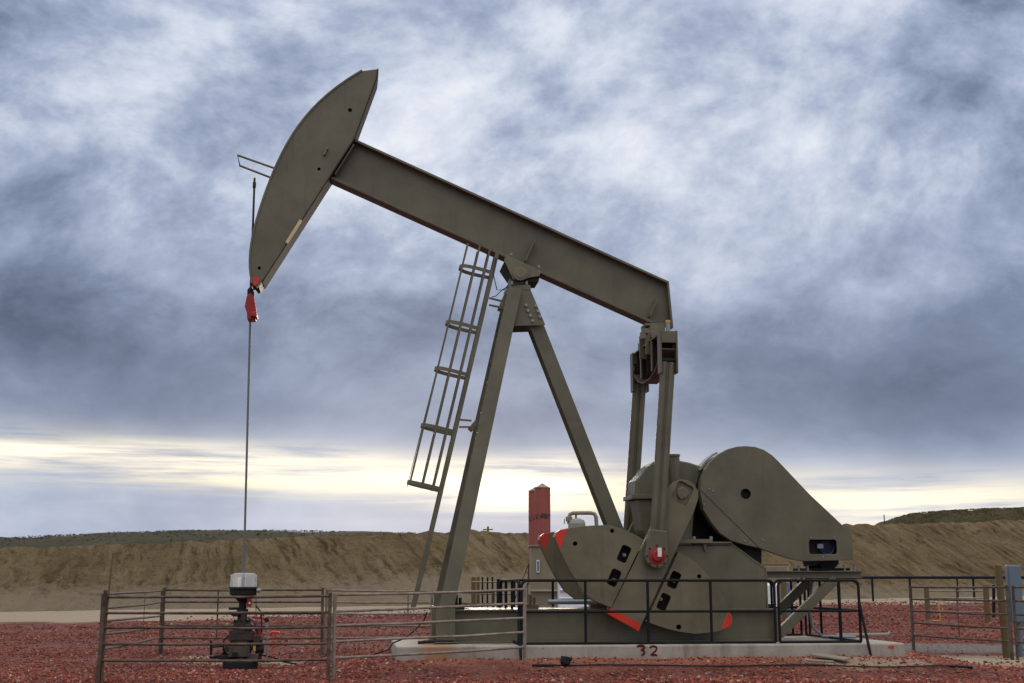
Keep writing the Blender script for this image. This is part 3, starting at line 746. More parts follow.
CR_SH = L(683, 493, -1.15)                 # crankshaft centre
PIN = L(656, 556, -PV)
mb = MB()
for s in (-1, 1): mb.nxt(); mb.box((uc, s * 1.17, zt - .42), (.28, .05, .40)); mb.tube((uc - .14, s * 1.28, zt - .56), (uc + .14, s * 1.28, zt - .56), .05, 10)
mb.each('pocket_shade_block', DARK, eq)  # dark block and pin added to paint the shade in the end pockets
pt = Vector((uc, 0, zt - .60)); pb = Vector((PIN.x, 0, PIN.z))
for s in (-1, 1):
    off = Vector((0, s * PV, 0)); mb = MB(); sd = Vector((0, 1, 0)); ax = (pb - pt).normalized(); wd = Vector((ax.z, 0, -ax.x))
    # two channels back to back, a dark gap between
    for k in (-1, 1):
        mb.tube(pt + off + wd * k * .078, pb + off + wd * k * .078 - ax * .1, .072, 10)
    mb.bar(pt + off - ax * 0, pb + off, .05, .16)
    pm = mb.build("pitman_arm", OLIVE, PJ)
    q0 = pb - ax * .42; q0 = (q0.x, q0.z); c = (pb.x, pb.z); r = .235
    a0 = math.atan2(-ax.x, ax.z) if False else math.atan2(wd.z, wd.x)
    outl = []
    for k in range(17):
        a = a0 + PI * k / 16
        outl.append((c[0] + r * math.cos(a), c[1] + r * math.sin(a)))
    # make sure the round end points down
    if outl[8][1] > c[1]: outl = [(2 * c[0] - x, 2 * c[1] - z) for x, z in outl]
    e0 = Vector((outl[0][0], 0, outl[0][1])) - ax * .5; e1 = Vector((outl[-1][0], 0, outl[-1][1])) - ax * .5
    mid_ = (e0 + e1) / 2; e0 = mid_ + (e0 - mid_) * .74; e1 = mid_ + (e1 - mid_) * .74
    outl = outl + [(e1.x, e1.z), (e0.x, e0.z)]
    mb = MB(); mb.prism(outl, s * PV - .085 if s > 0 else -PV - .085, s * PV + .085)
    mb.build("pitman_end", OLIVE, pm, .02)
    if s < 0:
        mb = MB(); mb.lathe([(.0, -.06), (.09, -.06), (.10, -.05), (.10, -.02), (.16, -.01), (.16, .03)], (pb.x, -PV - .09, pb.z), (0, 1, 0), 24)
        mb.m = 0; mb.build("crank_pin_cap", REDDK, pm)
        mb = MB()
        for k in range(8):
            a = k * PI / 4; mb.bolt((pb.x + .2 * math.cos(a), -PV - .085, pb.z + .2 * math.sin(a)), (0, -1, 0), .018, .02)
        mb.each("cap_bolt", DARK, pm)
        mb = MB(); mb.box((pb.x + .035, -PV - .165, pb.z + .07), (.075, .012, .17)); mb.build("tag", WHITE, pm)
# crank and counterweights
def crank_set(s):
    vf, vb_ = (-1.15, -.96) if s < 0 else (.96, 1.15)
    if s < 0: R = -1.15
    armp = [(671, 486), (675, 481.5), (681, 479.5), (688, 480.5), (694, 484.5), (698, 491), (698.3, 498), (694, 512), (675.7, 551), (641, 626), (638.5, 631.5), (607.5, 613), (613, 605), (648, 535), (664, 503)]
    op = poly(armp, -1.15)
    cs = [(z[0], z[1]) for z in op]
    pocket = rrect(P(682.5, 493.5, -1.15), .34, .42, math.radians(-27), .06)
    mb = MB(); mb.prism(op, vf, vb_, [pocket], True); 
    mb.prism([(cs_[0], cs_[1]) for cs_ in pocket], vf + .055, vb_ - .02)
    crank = mb.build("crank", OLIVE2, PJ, .006)
    mb = MB(); sh = P(683, 493, -1.15); mb.lathe([(0, -.05), (.10, -.05), (.115, -.04), (.115, .0)], (sh[0], vf + .06, sh[1]), (0, 1, 0), 24); mb.bolt((sh[0] - .04, vf + .01, sh[1] - .10), (0, -1, 0), .025, .03); mb.build("crank_shaft_end", OLIVE2, crank)
    f = vf - .006; tip = poly([(617, 611.5), (640.6, 623.5), (638.8, 631.3), (607.5, 613.6), (610.5, 608)], -1.15)
    mb = MB(); mb.prism(tip, f, vb_ + .004); mb.build("red_tip", RED, crank)
    c0, c1 = (vf - .02, vb_ + .05)
    wA = [(554.2, 537), (556, 532.5), (560, 529.8), (567, 528.4), (580, 526.5), (592, 525.5), (608.5, 525), (622.4, 529), (638, 536.2), (643.4, 540), (611, 607.6), (594.5, 601), (583, 592), (571, 573), (560, 551)]
    hA = [rrect(P(624, 554, -1.15), .20, .33, math.radians(-25)), rrect(P(614, 577.8, -1.15), .20, .33, math.radians(-25)), circ(P(575, 543.7, -1.15), .045, 12), circ(P(612, 531, -1.15), .042, 12)]
    wB = [(678.2, 552), (689, 557.6), (698, 565), (706, 573), (714, 583), (720, 592), (728, 609), (732, 617.4), (732, 623), (730, 627), (720, 630.7), (706, 633), (694.7, 633.8), (678, 631.5), (666, 628.5), (645.8, 621.5)]
    hB = [rrect(P(674, 580, -1.15), .20, .33, math.radians(-25)), rrect(P(663.5, 602, -1.15), .20, .33, math.radians(-25)), circ(P(699, 576.5, -1.15), .042, 12), circ(P(678.5, 627, -1.15), .05, 12)]
    for w, h, red, bolts in ((wA, hA, [(554.4, 537), (556.2, 532.7), (560, 530), (567.3, 528.6), (560, 549.5)], ((625.5, 555), (615, 580))), (wB, hB, [(728.3, 611), (731.8, 617.6), (731.7, 622.6), (729.6, 626.8), (720.4, 630)], ((675, 581), (662, 599)))):
        sh_ = -1.3 if w is wA else 1.3; w = [(x + sh_ if abs(x - 560) > 0 else x, y) for x, y in w] if False else w
        wp = poly(w, -1.15); kx = sum(p[0] for p in wp) / len(wp); kz = sum(p[1] for p in wp) / len(wp)
        mb = MB(); mb.prism(wp, c0, c0 + .04, h); mb.prism(wp, c0 + .04, c1, [[(kx + (a - kx) * .94, kz + (b - kz) * .94) for a, b in wp]]); mbk = MB(); mbk.prism([(kx + (a - kx) * .95, kz + (b - kz) * .95) for a, b in wp], c1 - .03, c1 - .004)
        cw = mb.build("counterweight", OLIVE2, crank, .012); mbk.build("slot_shade_plate", DKBR, crank)  # dark plate paints the shade seen through the slots
        # red painted corner, wrapped over the edge
        rp = poly(red, -1.15); cx = sum(p[0] for p in rp) / len(rp); cz = sum(p[1] for p in rp) / len(rp)
        mb = MB(); mb.prism([(cx + (a - cx) * 1.03, cz + (b - cz) * 1.03) for a, b in rp], c0 - .005, c1 + .004); mb.build("red_tip", RED, crank, .012)
        mb = MB()
        for x, y in bolts: q = P(x, y, -1.15); mb.bolt((q[0], c1 - .035, q[1]), (0, -1, 0), .042, .10); mb.p -= 1; mb.bolt((q[0], c1 - .13, q[1]), (0, -1, 0), .022, .05)
        mb.each("weight_bolt", ZINC, crank)
crank_set(-1); crank_set(1)
mb = MB(); sh = P(683, 493, -1.15); mb.tube((sh[0], -1.0, sh[1]), (sh[0], 1.0, sh[1]), .14, 20); mb.build("crankshaft", DARK, PJ)

# gear reducer
RV_ = .42
mb = MB()
up = poly([(635.5, 497), (636, 480), (640, 476.5), (646, 468), (654, 461.5), (663, 458), (676, 459.5), (690, 462), (702, 466), (704, 470), (706, 497)], -RV_)
mb.prism(up, -RV_ + .06, RV_ - .06)
red_ = mb.build("gear_reducer", OLIVE, PJ, .03)
mb = MB(); mb.prism(poly([(632, 494.5), (712, 494.5), (712, 498.8), (632, 498.8)], -RV_), -RV_ - .03, RV_ + .03); mb.build("case_flange", OLIVE, red_, .006)
mb = MB(); mb.prism(poly([(638, 499), (696, 499), (692, 545), (650, 545), (643, 530)], -RV_), -RV_ + .04, RV_ - .04); mb.build("lower_case", OLIVE, red_, .02)
mb = MB(); a = L(673.5, 455.5, -RV_); b = L(677, 486, -RV_)
mb.tube(a, b, .115, 20); mb.tube(a + Vector((0, 0, -.02)), a + Vector((0, 0, .02)), .135, 20); mb.build("bearing_boss", OLIVE, red_)
mb = MB()
for i in range(6): q = L(628 + i * .3, 494 , -RV_ + i * .22); mb.bolt(q, (0, 0, 1), .02, .04)
mb.each("flange_bolt", ZINC, red_)

mb = MB(); mb.prism(poly([(690, 498), (742, 498), (742, 548), (686, 548)], -.1), -.1, .5); mb.build("gap_shade_block", DARK, PJ)  # dark block added to paint the deep shade behind the belt guard
# belt guard
GV = -.80
gpts = [(700, 491.5), (701.2, 480), (705, 470), (711, 461), (719, 454), (728, 449), (737, 446.6), (745.4, 446), (755, 446.8), (764, 449.8), (772, 455), (778, 460.8), (809, 493.6), (843.8, 526.4), (850, 532), (852.3, 537), (853, 560), (804.8, 561), (794, 559.5), (782, 556), (759.7, 548), (745, 544.8), (731, 540.7), (720, 533), (712.5, 524), (703.5, 510)]
gp = poly(gpts, GV)
win = rrect(P(823, 546.8, GV), .58, .29, 0, .05)
mb = MB(); mb.prism(gp, GV, GV + .02, [circ(P(745.8, 494, GV), .105, 24), win]); 
n = len(gp)
inner = gp
mb.prism(gp, GV + .18, GV + .20)
for i in range(n):
    a, b = gp[i], gp[(i + 1) % n]
    cxy = P(760, 500, GV); va = Vector((a[0], GV + .10, a[1])); vb2 = Vector((b[0], GV + .10, b[1])); nrm = (Vector((cxy[0], GV + .10, cxy[1])) - (va + vb2) / 2).normalized() * .006
    mb.bar(va + nrm, vb2 + nrm, .158, .012)
guard = mb.build("belt_guard", OLIVE, PJ, .006)
mb = MB(); mb.prism([(P(760, 500, GV)[0] + (a - P(760, 500, GV)[0]) * .97, P(760, 500, GV)[1] + (b - P(760, 500, GV)[1]) * .97) for a, b in gp], GV + .165, GV + .172); mb.build("guard_shade_liner", DARK, guard)  # dark sheet paints the shade inside the guard window
mb = MB(); mb.prism(poly([(722, 536), (761.5, 546.5), (761.5, 566.5), (728, 544)], -.6), -.6, -.55); mb.build("gap_shade_sheet", DARK, guard)  # dark sheet added to paint the black gap under the guard as shade
mb = MB(); a, b = L(700.5, 490, GV), L(759, 547.5, GV); mb.bar(a + Vector((0, -.002, 0)), b + Vector((0, -.002, 0)), .006, .009); mb.build("seam", DARK, guard)
mb = MB(); c = L(829, 547, GV); mb.lathe([(.13, .03), (.15, .02), (.17, .03), (.17, .07), (.0, .07)], (c.x, GV + .08, c.z), (0, 1, 0), 28); mb.build("motor_sheave", BLUER, guard)
mb = MB(); c = L(745.8, 494, GV); mb.lathe([(0, .0), (.5, .0), (.88, .0), (.88, .05)], (c.x, GV + .10, c.z), (0, 1, 0), 40); mb.build("large_sheave", DARK, guard)
mb = MB(); c = L(822, 546, GV); mb.box((c.x, GV + .12, c.z), (.12, .06, .09)); mb.build("belt_tag", ZINC, guard)
mb = MB()
for x, y in ((709, 489), (713, 491), (745, 541), (750, 543), (704, 504), (811, 537.5), (834, 537.5), (823, 557), (763, 540)): mb.bolt(L(x, y, GV), (0, -1, 0), .018, .015)
mb.each("guard_bolt", ZINC, guard)
mb = MB(); c = L(745.8, 494, GV); mb.lathe([(0, .26), (.30, .26), (.34, .30), (.80, .30), (.84, .23), (.93, .23), (.93, .66), (.85, .66), (.80, .62), (0, .62)], (c.x, GV, c.z), (0, 1, 0), 56); mb.build("driven_sheave", DARK, PJ)
mb = MB()
for k in range(12):
    a0 = math.radians(118 + k * 2.6); a1 = math.radians(118 + (k + 1) * 2.6)
    mb.prism([(c.x + r * math.cos(a), c.z + r * math.sin(a)) for r, a in ((.965, a0), (.965, a1), (1.0, a1), (1.0, a0))], GV + .34, GV + .69)
mb.build("skylit_rim_arc", GREYV, guard)  # pale arc paints sky light caught on the rear rim

# skid base, pedestal, motor mount
KV = -.80
bx0, bx1 = L(452, 610, KV).x, L(777, 610, KV).x; ztop = L(600, 609, KV).z; zb = STOP + .006
mb = MB()
for s in (-1, 1):
    v = s * .70; mb.nxt()
    mb.span((bx0, v - .10, ztop - .035), (bx1, v + .10, ztop)); mb.span((bx0, v - .10, zb), (bx1, v + .10, zb + .035)); mb.span((bx0, v - .01 - .0, zb + .035), (bx1, v + .012, ztop - .035))
skid = mb.each("skid_beam", OLIVE, PJ, .004)
mb = MB()
for x in (bx0 + .02, (bx0 + bx1) / 2, bx1 - .02): mb.nxt(); mb.span((x - .02, -.68, zb + .05), (x + .02, .68, ztop - .05))
mb.nxt(); mb.span((bx1 - .09, -.86, zb), (bx1, -.80, ztop)); mb.each("cross_member", OLIVE, skid)
mb = MB(); mb.span((bx0 + .4, -.6, ztop - .02), (bx1 - .1, .6, ztop - .006)); mb.build("deck_plate", OLIVE2, skid)
pv = -.74
pp = poly([(668, 546), (712, 543.5), (731, 543.5), (764, 566), (766, 569), (766, 609), (650, 609)], pv)
mb = MB(); mb.prism(pp, pv, pv + .03); mb.prism(pp, -pv - .03, -pv)
top = poly([(668, 546), (731, 543.5)], pv); mb.span((top[0][0] - .3, pv, top[0][1]), (top[1][0], -pv, top[0][1] + .03))
q0, q1 = L(731, 543.5, 0), L(766, 569, 0); a = P(731, 543.5, pv); b = P(766, 569, pv)
mb.bar((a[0], 0, a[1]), (b[0], 0, b[1]), 1.5, .03); mb.bar((b[0], 0, b[1]), (b[0], 0, ztop), 1.5, .03)
ped = mb.build("reducer_pedestal", OLIVE, PJ)
mb = MB(); a = L(668, 541.5, pv - .08); b = L(712, 541.5, pv - .08); mb.span((a.x, pv - .12, a.z - .03), (b.x, pv + .1, a.z + .05)); mb.span((b.x, pv - .05, a.z - .03), (L(731, 541.5, pv).x, pv + .1, a.z)); mb.prism(poly([(703, 544), (707, 544), (705, 552)], pv - .05), pv - .06, pv); mb.build("pedestal_ledge", OLIVE2, ped)
mb = MB()
for x in (694, 711): mb.bolt(L(x, 540, pv - .06), (0, 0, 1), .035, .07)
mb.each("anchor_bolt", ZINC, ped)
mb = MB()
z1_, z0_ = L(800, 571, -.7).z, L(800, 578, -.7).z; x0_, x1_ = L(767, 574, -.7).x, L(862, 574, -.7).x
for s in (-1, 1): mb.ibeam((x0_, s * .65, (z0_ + z1_) / 2), (x1_, s * .65, (z0_ + z1_) / 2), .16, z1_ - z0_, .016)
mb.span((x0_ + .3, -.6, z1_ - .03), (x1_ - .3, .6, z1_ - .012)); mp = mb.build("motor_platform", OLIVE, PJ)
for s in (-1, 1):
    mb = MB(); a = L(779, 634, -.7); b = L(835, 579, -.7); mb.bar((a.x, s * .7, a.z), (b.x, s * .7, b.z), .12, .19); mb.build("diagonal_brace", OLIVE, PJ)
mb = MB(); c = L(827, 562, -.35)
c = Vector((c.x, -.1, z1_ + .02))
mb.tube((c.x, -.42, c.z + .22), (c.x, .5, c.z + .22), .22, 24)
for k in range(12):
    a = 2 * PI * k / 12; mb.box((c.x + .235 * math.cos(a), .05, c.z + .22 + .235 * math.sin(a)), (.03, .8, .03), Matrix.Rotation(-a, 3, 'Y'))
mb.box((c.x + .28, .1, c.z + .25), (.18, .3, .26)); mo = mb.build("electric_motor", DARK, PJ)
mb = MB(); mb.span((c.x - .45, -.55, c.z - .01), (c.x + .4, .45, c.z + .04)); mb.build("slide_base", DARK, PJ)
mb = MB()
for x in (800, 809, 846, 852, 856): mb.nxt(); mb.tube((L(x, 566, -.7).x, -.62, z1_ - .02), (L(x, 566, -.7).x, -.62, z1_ + random.uniform(.08, .16)), .022, 8)
mb.each("adjusting_bolt", ZINC, PJ)
mb = MB(); mb.ptube([(bx1 + 1.15, .2, z1_ - .1), (bx1 + 1.05, .1, z1_ - .4), (bx1 + 1.0, .1, z1_ - .8), (bx1 + 1.05, .1, STOP + .25), (bx1 + 1.25, .1, STOP + .06), (bx1 + 2.0, .2, STOP + .035)], .03, 10); mb.build("motor_conduit", ZINC, PJ)
# small clamps on the skid deck
for x, v in ((530, -.3), (598, -.55), (456, -.6)):
    q = L(x, 606, v); mb = MB(); mb.span((q.x - .16, v - .08, ztop - .004), (q.x + .16, v + .08, ztop + .09)); mb.tube((q.x, v, ztop + .08), (q.x, v, ztop + .28), .035, 8); mb.tube((q.x + .08, v, ztop + .08), (q.x + .08, v, ztop + .22), .03, 8); mb.build("hold_down_clamp", BROWNFL if x > 500 else DARK, PJ)
mb = MB(); mb.tube((L(548, 604, .2).x, .2, ztop + .12), (L(597, 604, .2).x, .2, ztop + .12), .05, 12); mb.build("deck_pipe", ZINC, PJ)

# ------------------------------------------------------------------ safety railings (black pipe)
RG = "black safety railings around the pump jack"
def rpath(u0, u1, zt, zb, r=.12, v=0.0, round0=True, round1=True, n=5):
    pts = []
    if round0:
        pts.append((u0, v, zb))
        for k in range(n + 1): a = PI - (PI / 2) * k / n; pts.append((u0 + r + r * math.cos(a), v, zt - r + r * math.sin(a)))
    else: pts.append((u0, v, zt))
    if round1:
        for k in range(n + 1): a = PI / 2 - (PI / 2) * k / n; pts.append((u1 - r + r * math.cos(a), v, zt - r + r * math.sin(a)))
        pts.append((u1, v, zb))
    else: pts.append((u1, v, zt))
    return pts
def railing(label, a, b, posts, zt, zm, zb, r=.027, left_round=True, right_round=True, leg=(None, None), mat=BLACKP, foot=(0, 0)):
    a = Vector(a); b = Vector(b); d = b - a; Ld = d.length; ang = math.atan2(d.y, d.x)
    root = thing("safety_railing", (a.x, a.y, 0), label, "railing", RG, ang)
    z0l = leg[0] if leg[0] is not None else zb; z0r = leg[1] if leg[1] is not None else zb
    mb = MB(); mb.ptube(rpath(0, Ld, zt, zb, v=0, round0=left_round, round1=right_round), r, 10); mb.build("top_rail", mat, root)
    if leg[0] is not None: mb = MB(); mb.tube((0, 0, zb + .55), (foot[0], foot[1], z0l), r, 10); mb.build("post", mat, root)
    if leg[1] is not None: mb = MB(); mb.tube((Ld, 0, zb + .75), (Ld + foot[0], foot[1], z0r), r, 10); mb.build("post", mat, root)
    for z in (zm, zb): mb = MB(); mb.tube((0, 0, z), (Ld, 0, z), r * .92, 10); mb.build("lower_rail", mat, root)
    for s in posts: mb = MB(); mb.tube((s, 0, z0l if False else zb), (s, 0, zt), r, 10); mb.build("post", mat, root)
    return root
rv = -1.52
RT, RM, RB = L(650, 580.5, rv).z, L(650, 611.5, rv).z, STOP + .03
ua, ub, uc2, ud = L(521.5, 600, rv).x, L(774.5, 600, rv).x, L(778.5, 600, rv).x, L(859, 600, rv).x
def Wp(u, v): q = W((u, v, 0)); return (q.x, q.y, 0)
railing("long black pipe railing in front of the counterweights", Wp(ua, rv), Wp(ub, rv), [L(x, 610, rv).x - ua for x in (585.5, 648, 711)], RT, RM, RB)
qg = W((ud, rv, 0))
railing("short black railing below the motor platform, one leg reaching the gravel", Wp(uc2, rv), Wp(ud, rv), [L(840, 610, rv).x - uc2], RT, RM, RB, leg=(None, PAD - .05), foot=(.07, -.30))
railing("black railing across the right end of the concrete base", Wp(ud + .03, rv + .08), Wp(ud - .02, 1.45), [1.0, 2.0], RT, RM, RB)
railing("black railing along the far side of the base, seen below the motor", Wp(L(775, 600, 1.5).x, 1.52), Wp(ud - .1, 1.52), [L(792, 600, 1.5).x - L(775, 600, 1.5).x, L(809, 600, 1.5).x - L(775, 600, 1.5).x], RT, RM, RB)
railing("far black railing passing behind the skid and counterweights", Wp(L(500, 600, 1.5).x, 1.52), Wp(L(772, 600, 1.5).x, 1.52), [L(x, 600, 1.5).x - L(500, 600, 1.5).x for x in (553, 600, 660, 720)], RT, RM, RB)
railing("black end railing beside the front legs, its front leg planted in the gravel", Wp(L(519, 600, rv).x, rv + .03), Wp(L(500, 600, 1.5).x, 1.45), [1.0, 2.0], RT, RM, RB, leg=(PAD - .05, None), foot=(-.30, .0))

# ------------------------------------------------------------------ corral fence panels
FG = "corral panels of welded pipe around the wellhead"
FG2 = "pipe corral panels at the right edge"
def panel(label, p0, p1, zs0, zs1, top_over, group, mat=FENCE, r=.022, rp=.032, braces=(), name="fence_panel"):
    p0 = Vector(p0); p1 = Vector(p1); d = Vector((p1.x - p0.x, p1.y - p0.y, 0)); Ld = d.length; ang = math.atan2(d.y, d.x)
    root = thing(name, (p0.x, p0.y, 0), label, "fence panel", group, ang)
    for z0, z1 in zip(zs0, zs1): mb = MB(); mb.ptube([(0, 0, z0), (Ld * .33, 0, z0 + (z1 - z0) * .33 - random.uniform(0, .015)), (Ld * .67, 0, z0 + (z1 - z0) * .67 - random.uniform(0, .02)), (Ld, 0, z1)], r, 8); mb.build("rail", mat, root)
    for x, zs, g in ((0, zs0, p0.z), (Ld, zs1, p1.z)):
        mb = MB(); mb.tube((x, 0, g - .12), (x + random.uniform(-.015, .015), 0, max(zs) + top_over), rp, 10); mb.build("post", mat, root)
    for k in braces:
        zt = zs0[0] + (zs1[0] - zs0[0]) * k; zl = zs0[-1] + (zs1[-1] - zs0[-1]) * k
        mb = MB(); mb.bar((Ld * k, 0, zl - .02), (Ld * k, 0, zt + .02), .01, .035, (0, 1, 0)); mb.build("brace", mat, root)
    return root
def zrow(px, ys, Y): return [at(px, y, Y).z for y in ys]
def gp_(px, Y): q = at(px, 600, Y); return Vector((q.x, Y, gzp(q.x, Y)))
YF, YB = 21.5, 30.0
fl, fr = gp_(103, YF), gp_(330, 21.6)
bl, br = gp_(164, YB), gp_(323, YB)
zf = [1.43, 1.16, .905, .625, .34]
panel("front brown pipe fence panel, nearest the camera before the wellhead", fl, fr, zrow(103, (597.2, 613, 627.8, 644, 660.6), YF), zrow(330, (596, 612.2, 627, 643.6, 659.6), YF + .1), .06, FG)
zb_ = zrow(240, (590, 602, 613.5, 625.5, 638), YB)
panel("rear brown pipe fence panel standing behind the wellhead", bl, br, zb_, zb_, .05, FG, braces=(.34,))
panel("left brown pipe fence panel running back from the leaning front corner post", gp_(106, YF + .15), gp_(162, YB - .1), zrow(106, (594, 608, 621, 634, 649), YF + .15), zrow(162, (590.5, 602, 616, 626.5, 637.5), YB - .1), .0, FG, braces=(.62,))
panel("right front pale pipe fence panel reaching from the wellhead to the black end railing", gp_(335.5, 21.7), gp_(524.5, 23.2), zrow(335.5, (594.8, 611.5, 625.5, 641.7, 658), 21.7), zrow(524.5, (589.3, 603.3, 618, 632.2, 647), 23.2), .02, FG, FENCEP)
panel("rear right pipe fence panel ending at the concrete base corner", gp_(326, YB + .05), gp_(432, 29.2), zrow(326, (590.5, 602, 614, 626, 638), YB), zrow(432, (591, 602.6, 613.5, 626, 637), 29.2), .02, FG, FENCEP, braces=(.78,))
panel("brown pipe fence panel just behind the front leg of the pump jack", gp_(436, 28.9), gp_(493, 28.4), zrow(436, (591.5, 603, 615, 627, 638), 28.9), zrow(493, (592, 604, 616, 628, 640), 28.4), .0, FG)
q = gp_(101.5, YF - .12); st = MB(); st.tube((0, 0, -.1), (.06, 0, 1.55), .038, 8, .034); tag(st.build("corner_post", FENCE), "leaning rusty corner post at the left end of the front fence panel", "post").location = q
q = gp_(106, YF + .02); st = MB(); st.ptube([(0, 0, 0), (.03, 0, 1.3), (.07, 0, 2.15)], .024, 6, r2=.012); tag(st.build("stake", WOOD), "thin bare stake sticking up above the left fence corner", "stake").location = q
# right edge
rl, rr = gp_(911, 31.3), gp_(1008, 28.2)
panel("brown pipe panel at the right edge, between the concrete base and the wooden post", rl, rr, zrow(909, (587.2, 599.2, 611, 622.6, 635), 31.3), zrow(1008, (587.2, 600.8, 614.2, 628.2, 641.6), 28.2), .04, FG2, braces=(.5,), r=.024, rp=.04)
panel("brown pipe panel leaving the picture past the blue grey box", rr + Vector((.12, .0, 0)), gp_(1120, 26.5), zrow(1010, (587.2, 601, 614.5, 628.5, 642), 28.2), zrow(1120, (587, 602, 617, 632, 647), 26.5), .04, FG2, r=.024)
panel("farther pipe panel seen through the right one, hung between two wooden posts", gp_(927, 46), gp_(987, 44), zrow(927, (591, 598, 605, 611), 46), zrow(987, (591, 598, 605.5, 612), 44), .0, FG2, FENCEP, r=.026, rp=.02)
def post(name, label, cat, px, Y, ytop, r, mat, square=False, group=None, tilt=0):
    q = gp_(px, Y); zt = at(px, ytop, Y).z; mb = MB(); h = zt - q.z
    if square: mb.bar((0, 0, -.3), (tilt, 0, h), 2 * r, 2 * r, (0, 1, 0))
    else: mb.tube((0, 0, -.3), (tilt, 0, h), r, 12, r * .94)
    o = mb.build(name, mat, None, .008); o.location = q
    return tag(o, label, cat, group)
post("wood_post", "thick brown wooden post beside the blue grey box", "post", 1003, 28.8, 565.5, .085, WOOD, tilt=-.06)
post("wood_post", "slim wooden post left of the bent yellow marker", "post", 927, 45.5, 588, .09, WOOD)
post("wood_post", "dark wooden post right of the bent yellow marker", "post", 986.5, 43.5, 585, .10, WOOD)
post("steel_post", "short black steel post behind the right fence panel", "post", 992, 46.5, 585, .06, BLACKP, tilt=.1)
jb = thing("junction_box", gp_(1015, 28.9), "tall blue grey metal box on a pipe at the right edge", "utility box")
q = gp_(1015, 28.9); zt, zl = at(1015, 565, 28.9).z - q.z, at(1015, 623, 28.9).z - q.z
mb = MB(); mb.span((-.15, -.08, zl), (.15, .10, zt)); bx = mb.build("box_body", BLUEG, jb, .02)
mb = MB(); mb.span((-.13, -.10, zl + .03), (.13, -.082, zt - .03)); mb.build("box_door", BLUEG, jb, .008)
mb = MB(); mb.tube((.05, 0, -.2), (.05, 0, zl), .05, 12); mb.build("conduit", BLUEG, jb)
q0, q1 = gp_(938, 44), gp_(940.5, 43.8)
mb = MB(); zt = at(938, 600.5, 44).z; mb.ptube([(q0.x, 44, zt), (q1.x, 43.9, q1.z + .06), (q1.x - .1, 43.9, q1.z + .03), (q1.x - .3, 43.9, q1.z + .04)], .022, 8)
tag(mb.build("marker", YEL), "bent yellow rod standing in the red gravel behind the right panel", "marker")
# far black pipe fence before the berm
pf = thing("pipe_fence", gp_(872, 62), "low black pipe fence at the foot of the berm on the right", "fence")
def rel(q): return q - pf.location
mb = MB(); a, b = at(800, 577.5, 62), at(1120, 577.5, 62); mb.tube(rel(a), rel(b), .07, 10); mb.build("rail", BLACKP, pf)
for x in (810, 872, 909.5, 957, 973, 1025, 1080):
    mb = MB(); q = gp_(x, 62); t_ = at(x, 577.5, 62); mb.tube(rel(Vector((t_.x, 62, q.z - .3))), rel(t_), .055 if x != 957 else .035, 8); mb.build("post", BLACKP, pf)

# ------------------------------------------------------------------ wellhead
wh = thing("wellhead", O, "grimy black wellhead with a clear rain guard on top, inside the fence pen", "wellhead", rz=ANG)
zz = lambda y: L(243, y, 0).z
gl = M("clear_plastic_guard"); t = NT(gl)
b_ = t.bsdf((.85, .86, .88), .25); b_.inputs["Alpha"].default_value = .42; b_.inputs["Transmission Weight"].default_value = .25
mb = MB(); mb.lathe([(.245, zz(588)), (.25, zz(577)), (.24, zz(574.3)), (.17, zz(573)), (.0, zz(572.8))], n=28); mb.build("rain_guard", gl, wh)
mb = MB()
for k in range(8): a = k * PI / 4 + .2; mb.nxt(); mb.tube((.247 * math.cos(a), .247 * math.sin(a), zz(588)), (.247 * math.cos(a), .247 * math.sin(a), zz(575)), .006, 6)
mb.each("guard_rib", WHITE, wh)
mb = MB(); mb.lathe([(0, zz(587)), (.28, zz(586.8)), (.29, zz(588.5)), (.26, zz(589)), (.26, zz(594.5)), (.2, zz(596)), (.08, zz(602)), (.07, zz(606))], n=28); mb.build("drip_pan", DARK, wh)
mb = MB(); mb.lathe([(.065, zz(606)), (.075, zz(605)), (.075, zz(609)), (.11, zz(609)), (.11, zz(612)), (.07, zz(612)), (.085, zz(622)), (.13, zz(622)), (.13, zz(624)), (.1, zz(624)), (.1, zz(631))], n=20)
mb.box((-.12, 0, zz(608.5)), (.28, .16, .05)); mb.build("stuffing_box", DARK, wh)
GRIME = paint("grimy_casting", (.035, .022, .018), .4, .5, (.008, .006, .005), .7, 4)
GRIMEB = paint("grimy_grey_casting", (.055, .045, .034), .4, .5, (.010, .008, .006), .9, 4)
mb = MB(); mb.lathe([(.0, zz(612)), (.09, zz(612.5)), (.10, zz(622)), (.17, zz(622.5)), (.17, zz(626)), (.1, zz(626)), (.1, zz(630))], (0, 0, 0), n=20); mb.build("packing_gland", GRIME, wh)
mb = MB(); mb.lathe([(0, zz(629)), (.21, zz(629)), (.21, zz(632.5)), (.16, zz(633)), (.16, zz(640)), (.22, zz(640.5)), (.22, zz(644)), (.15, zz(644.5)), (.16, zz(646))], n=20); mb.box((0, -.02, zz(635)), (.46, .34, .2)); mb.build("blowout_preventer", GRIME, wh, .01)
mb = MB(); mb.lathe([(.16, zz(645)), (.24, zz(646)), (.25, zz(650)), (.2, zz(651)), (.2, zz(657)), (.26, zz(658)), (.27, zz(663)), (.31, zz(664)), (.32, zz(669))], n=20); mb.box((-.02, -.16, zz(651)), (.4, .2, .2)); mb.build("casing_head", GRIMEB, wh, .01)
mb = MB(); mb.lathe([(.30, zz(661)), (.34, zz(662)), (.34, zz(672))], n=20); mb.build("base_flange", DARK, wh)
mb = MB(); mb.box(L(249.5, 602, -.12), (.09, .06, .18)); mb.build("red_box", REDDK, wh, .01); q = L(249.5, 603, -.155); mb = MB(); mb.box(q, (.03, .01, .03)); mb.build("white_label", WHITE, wh)
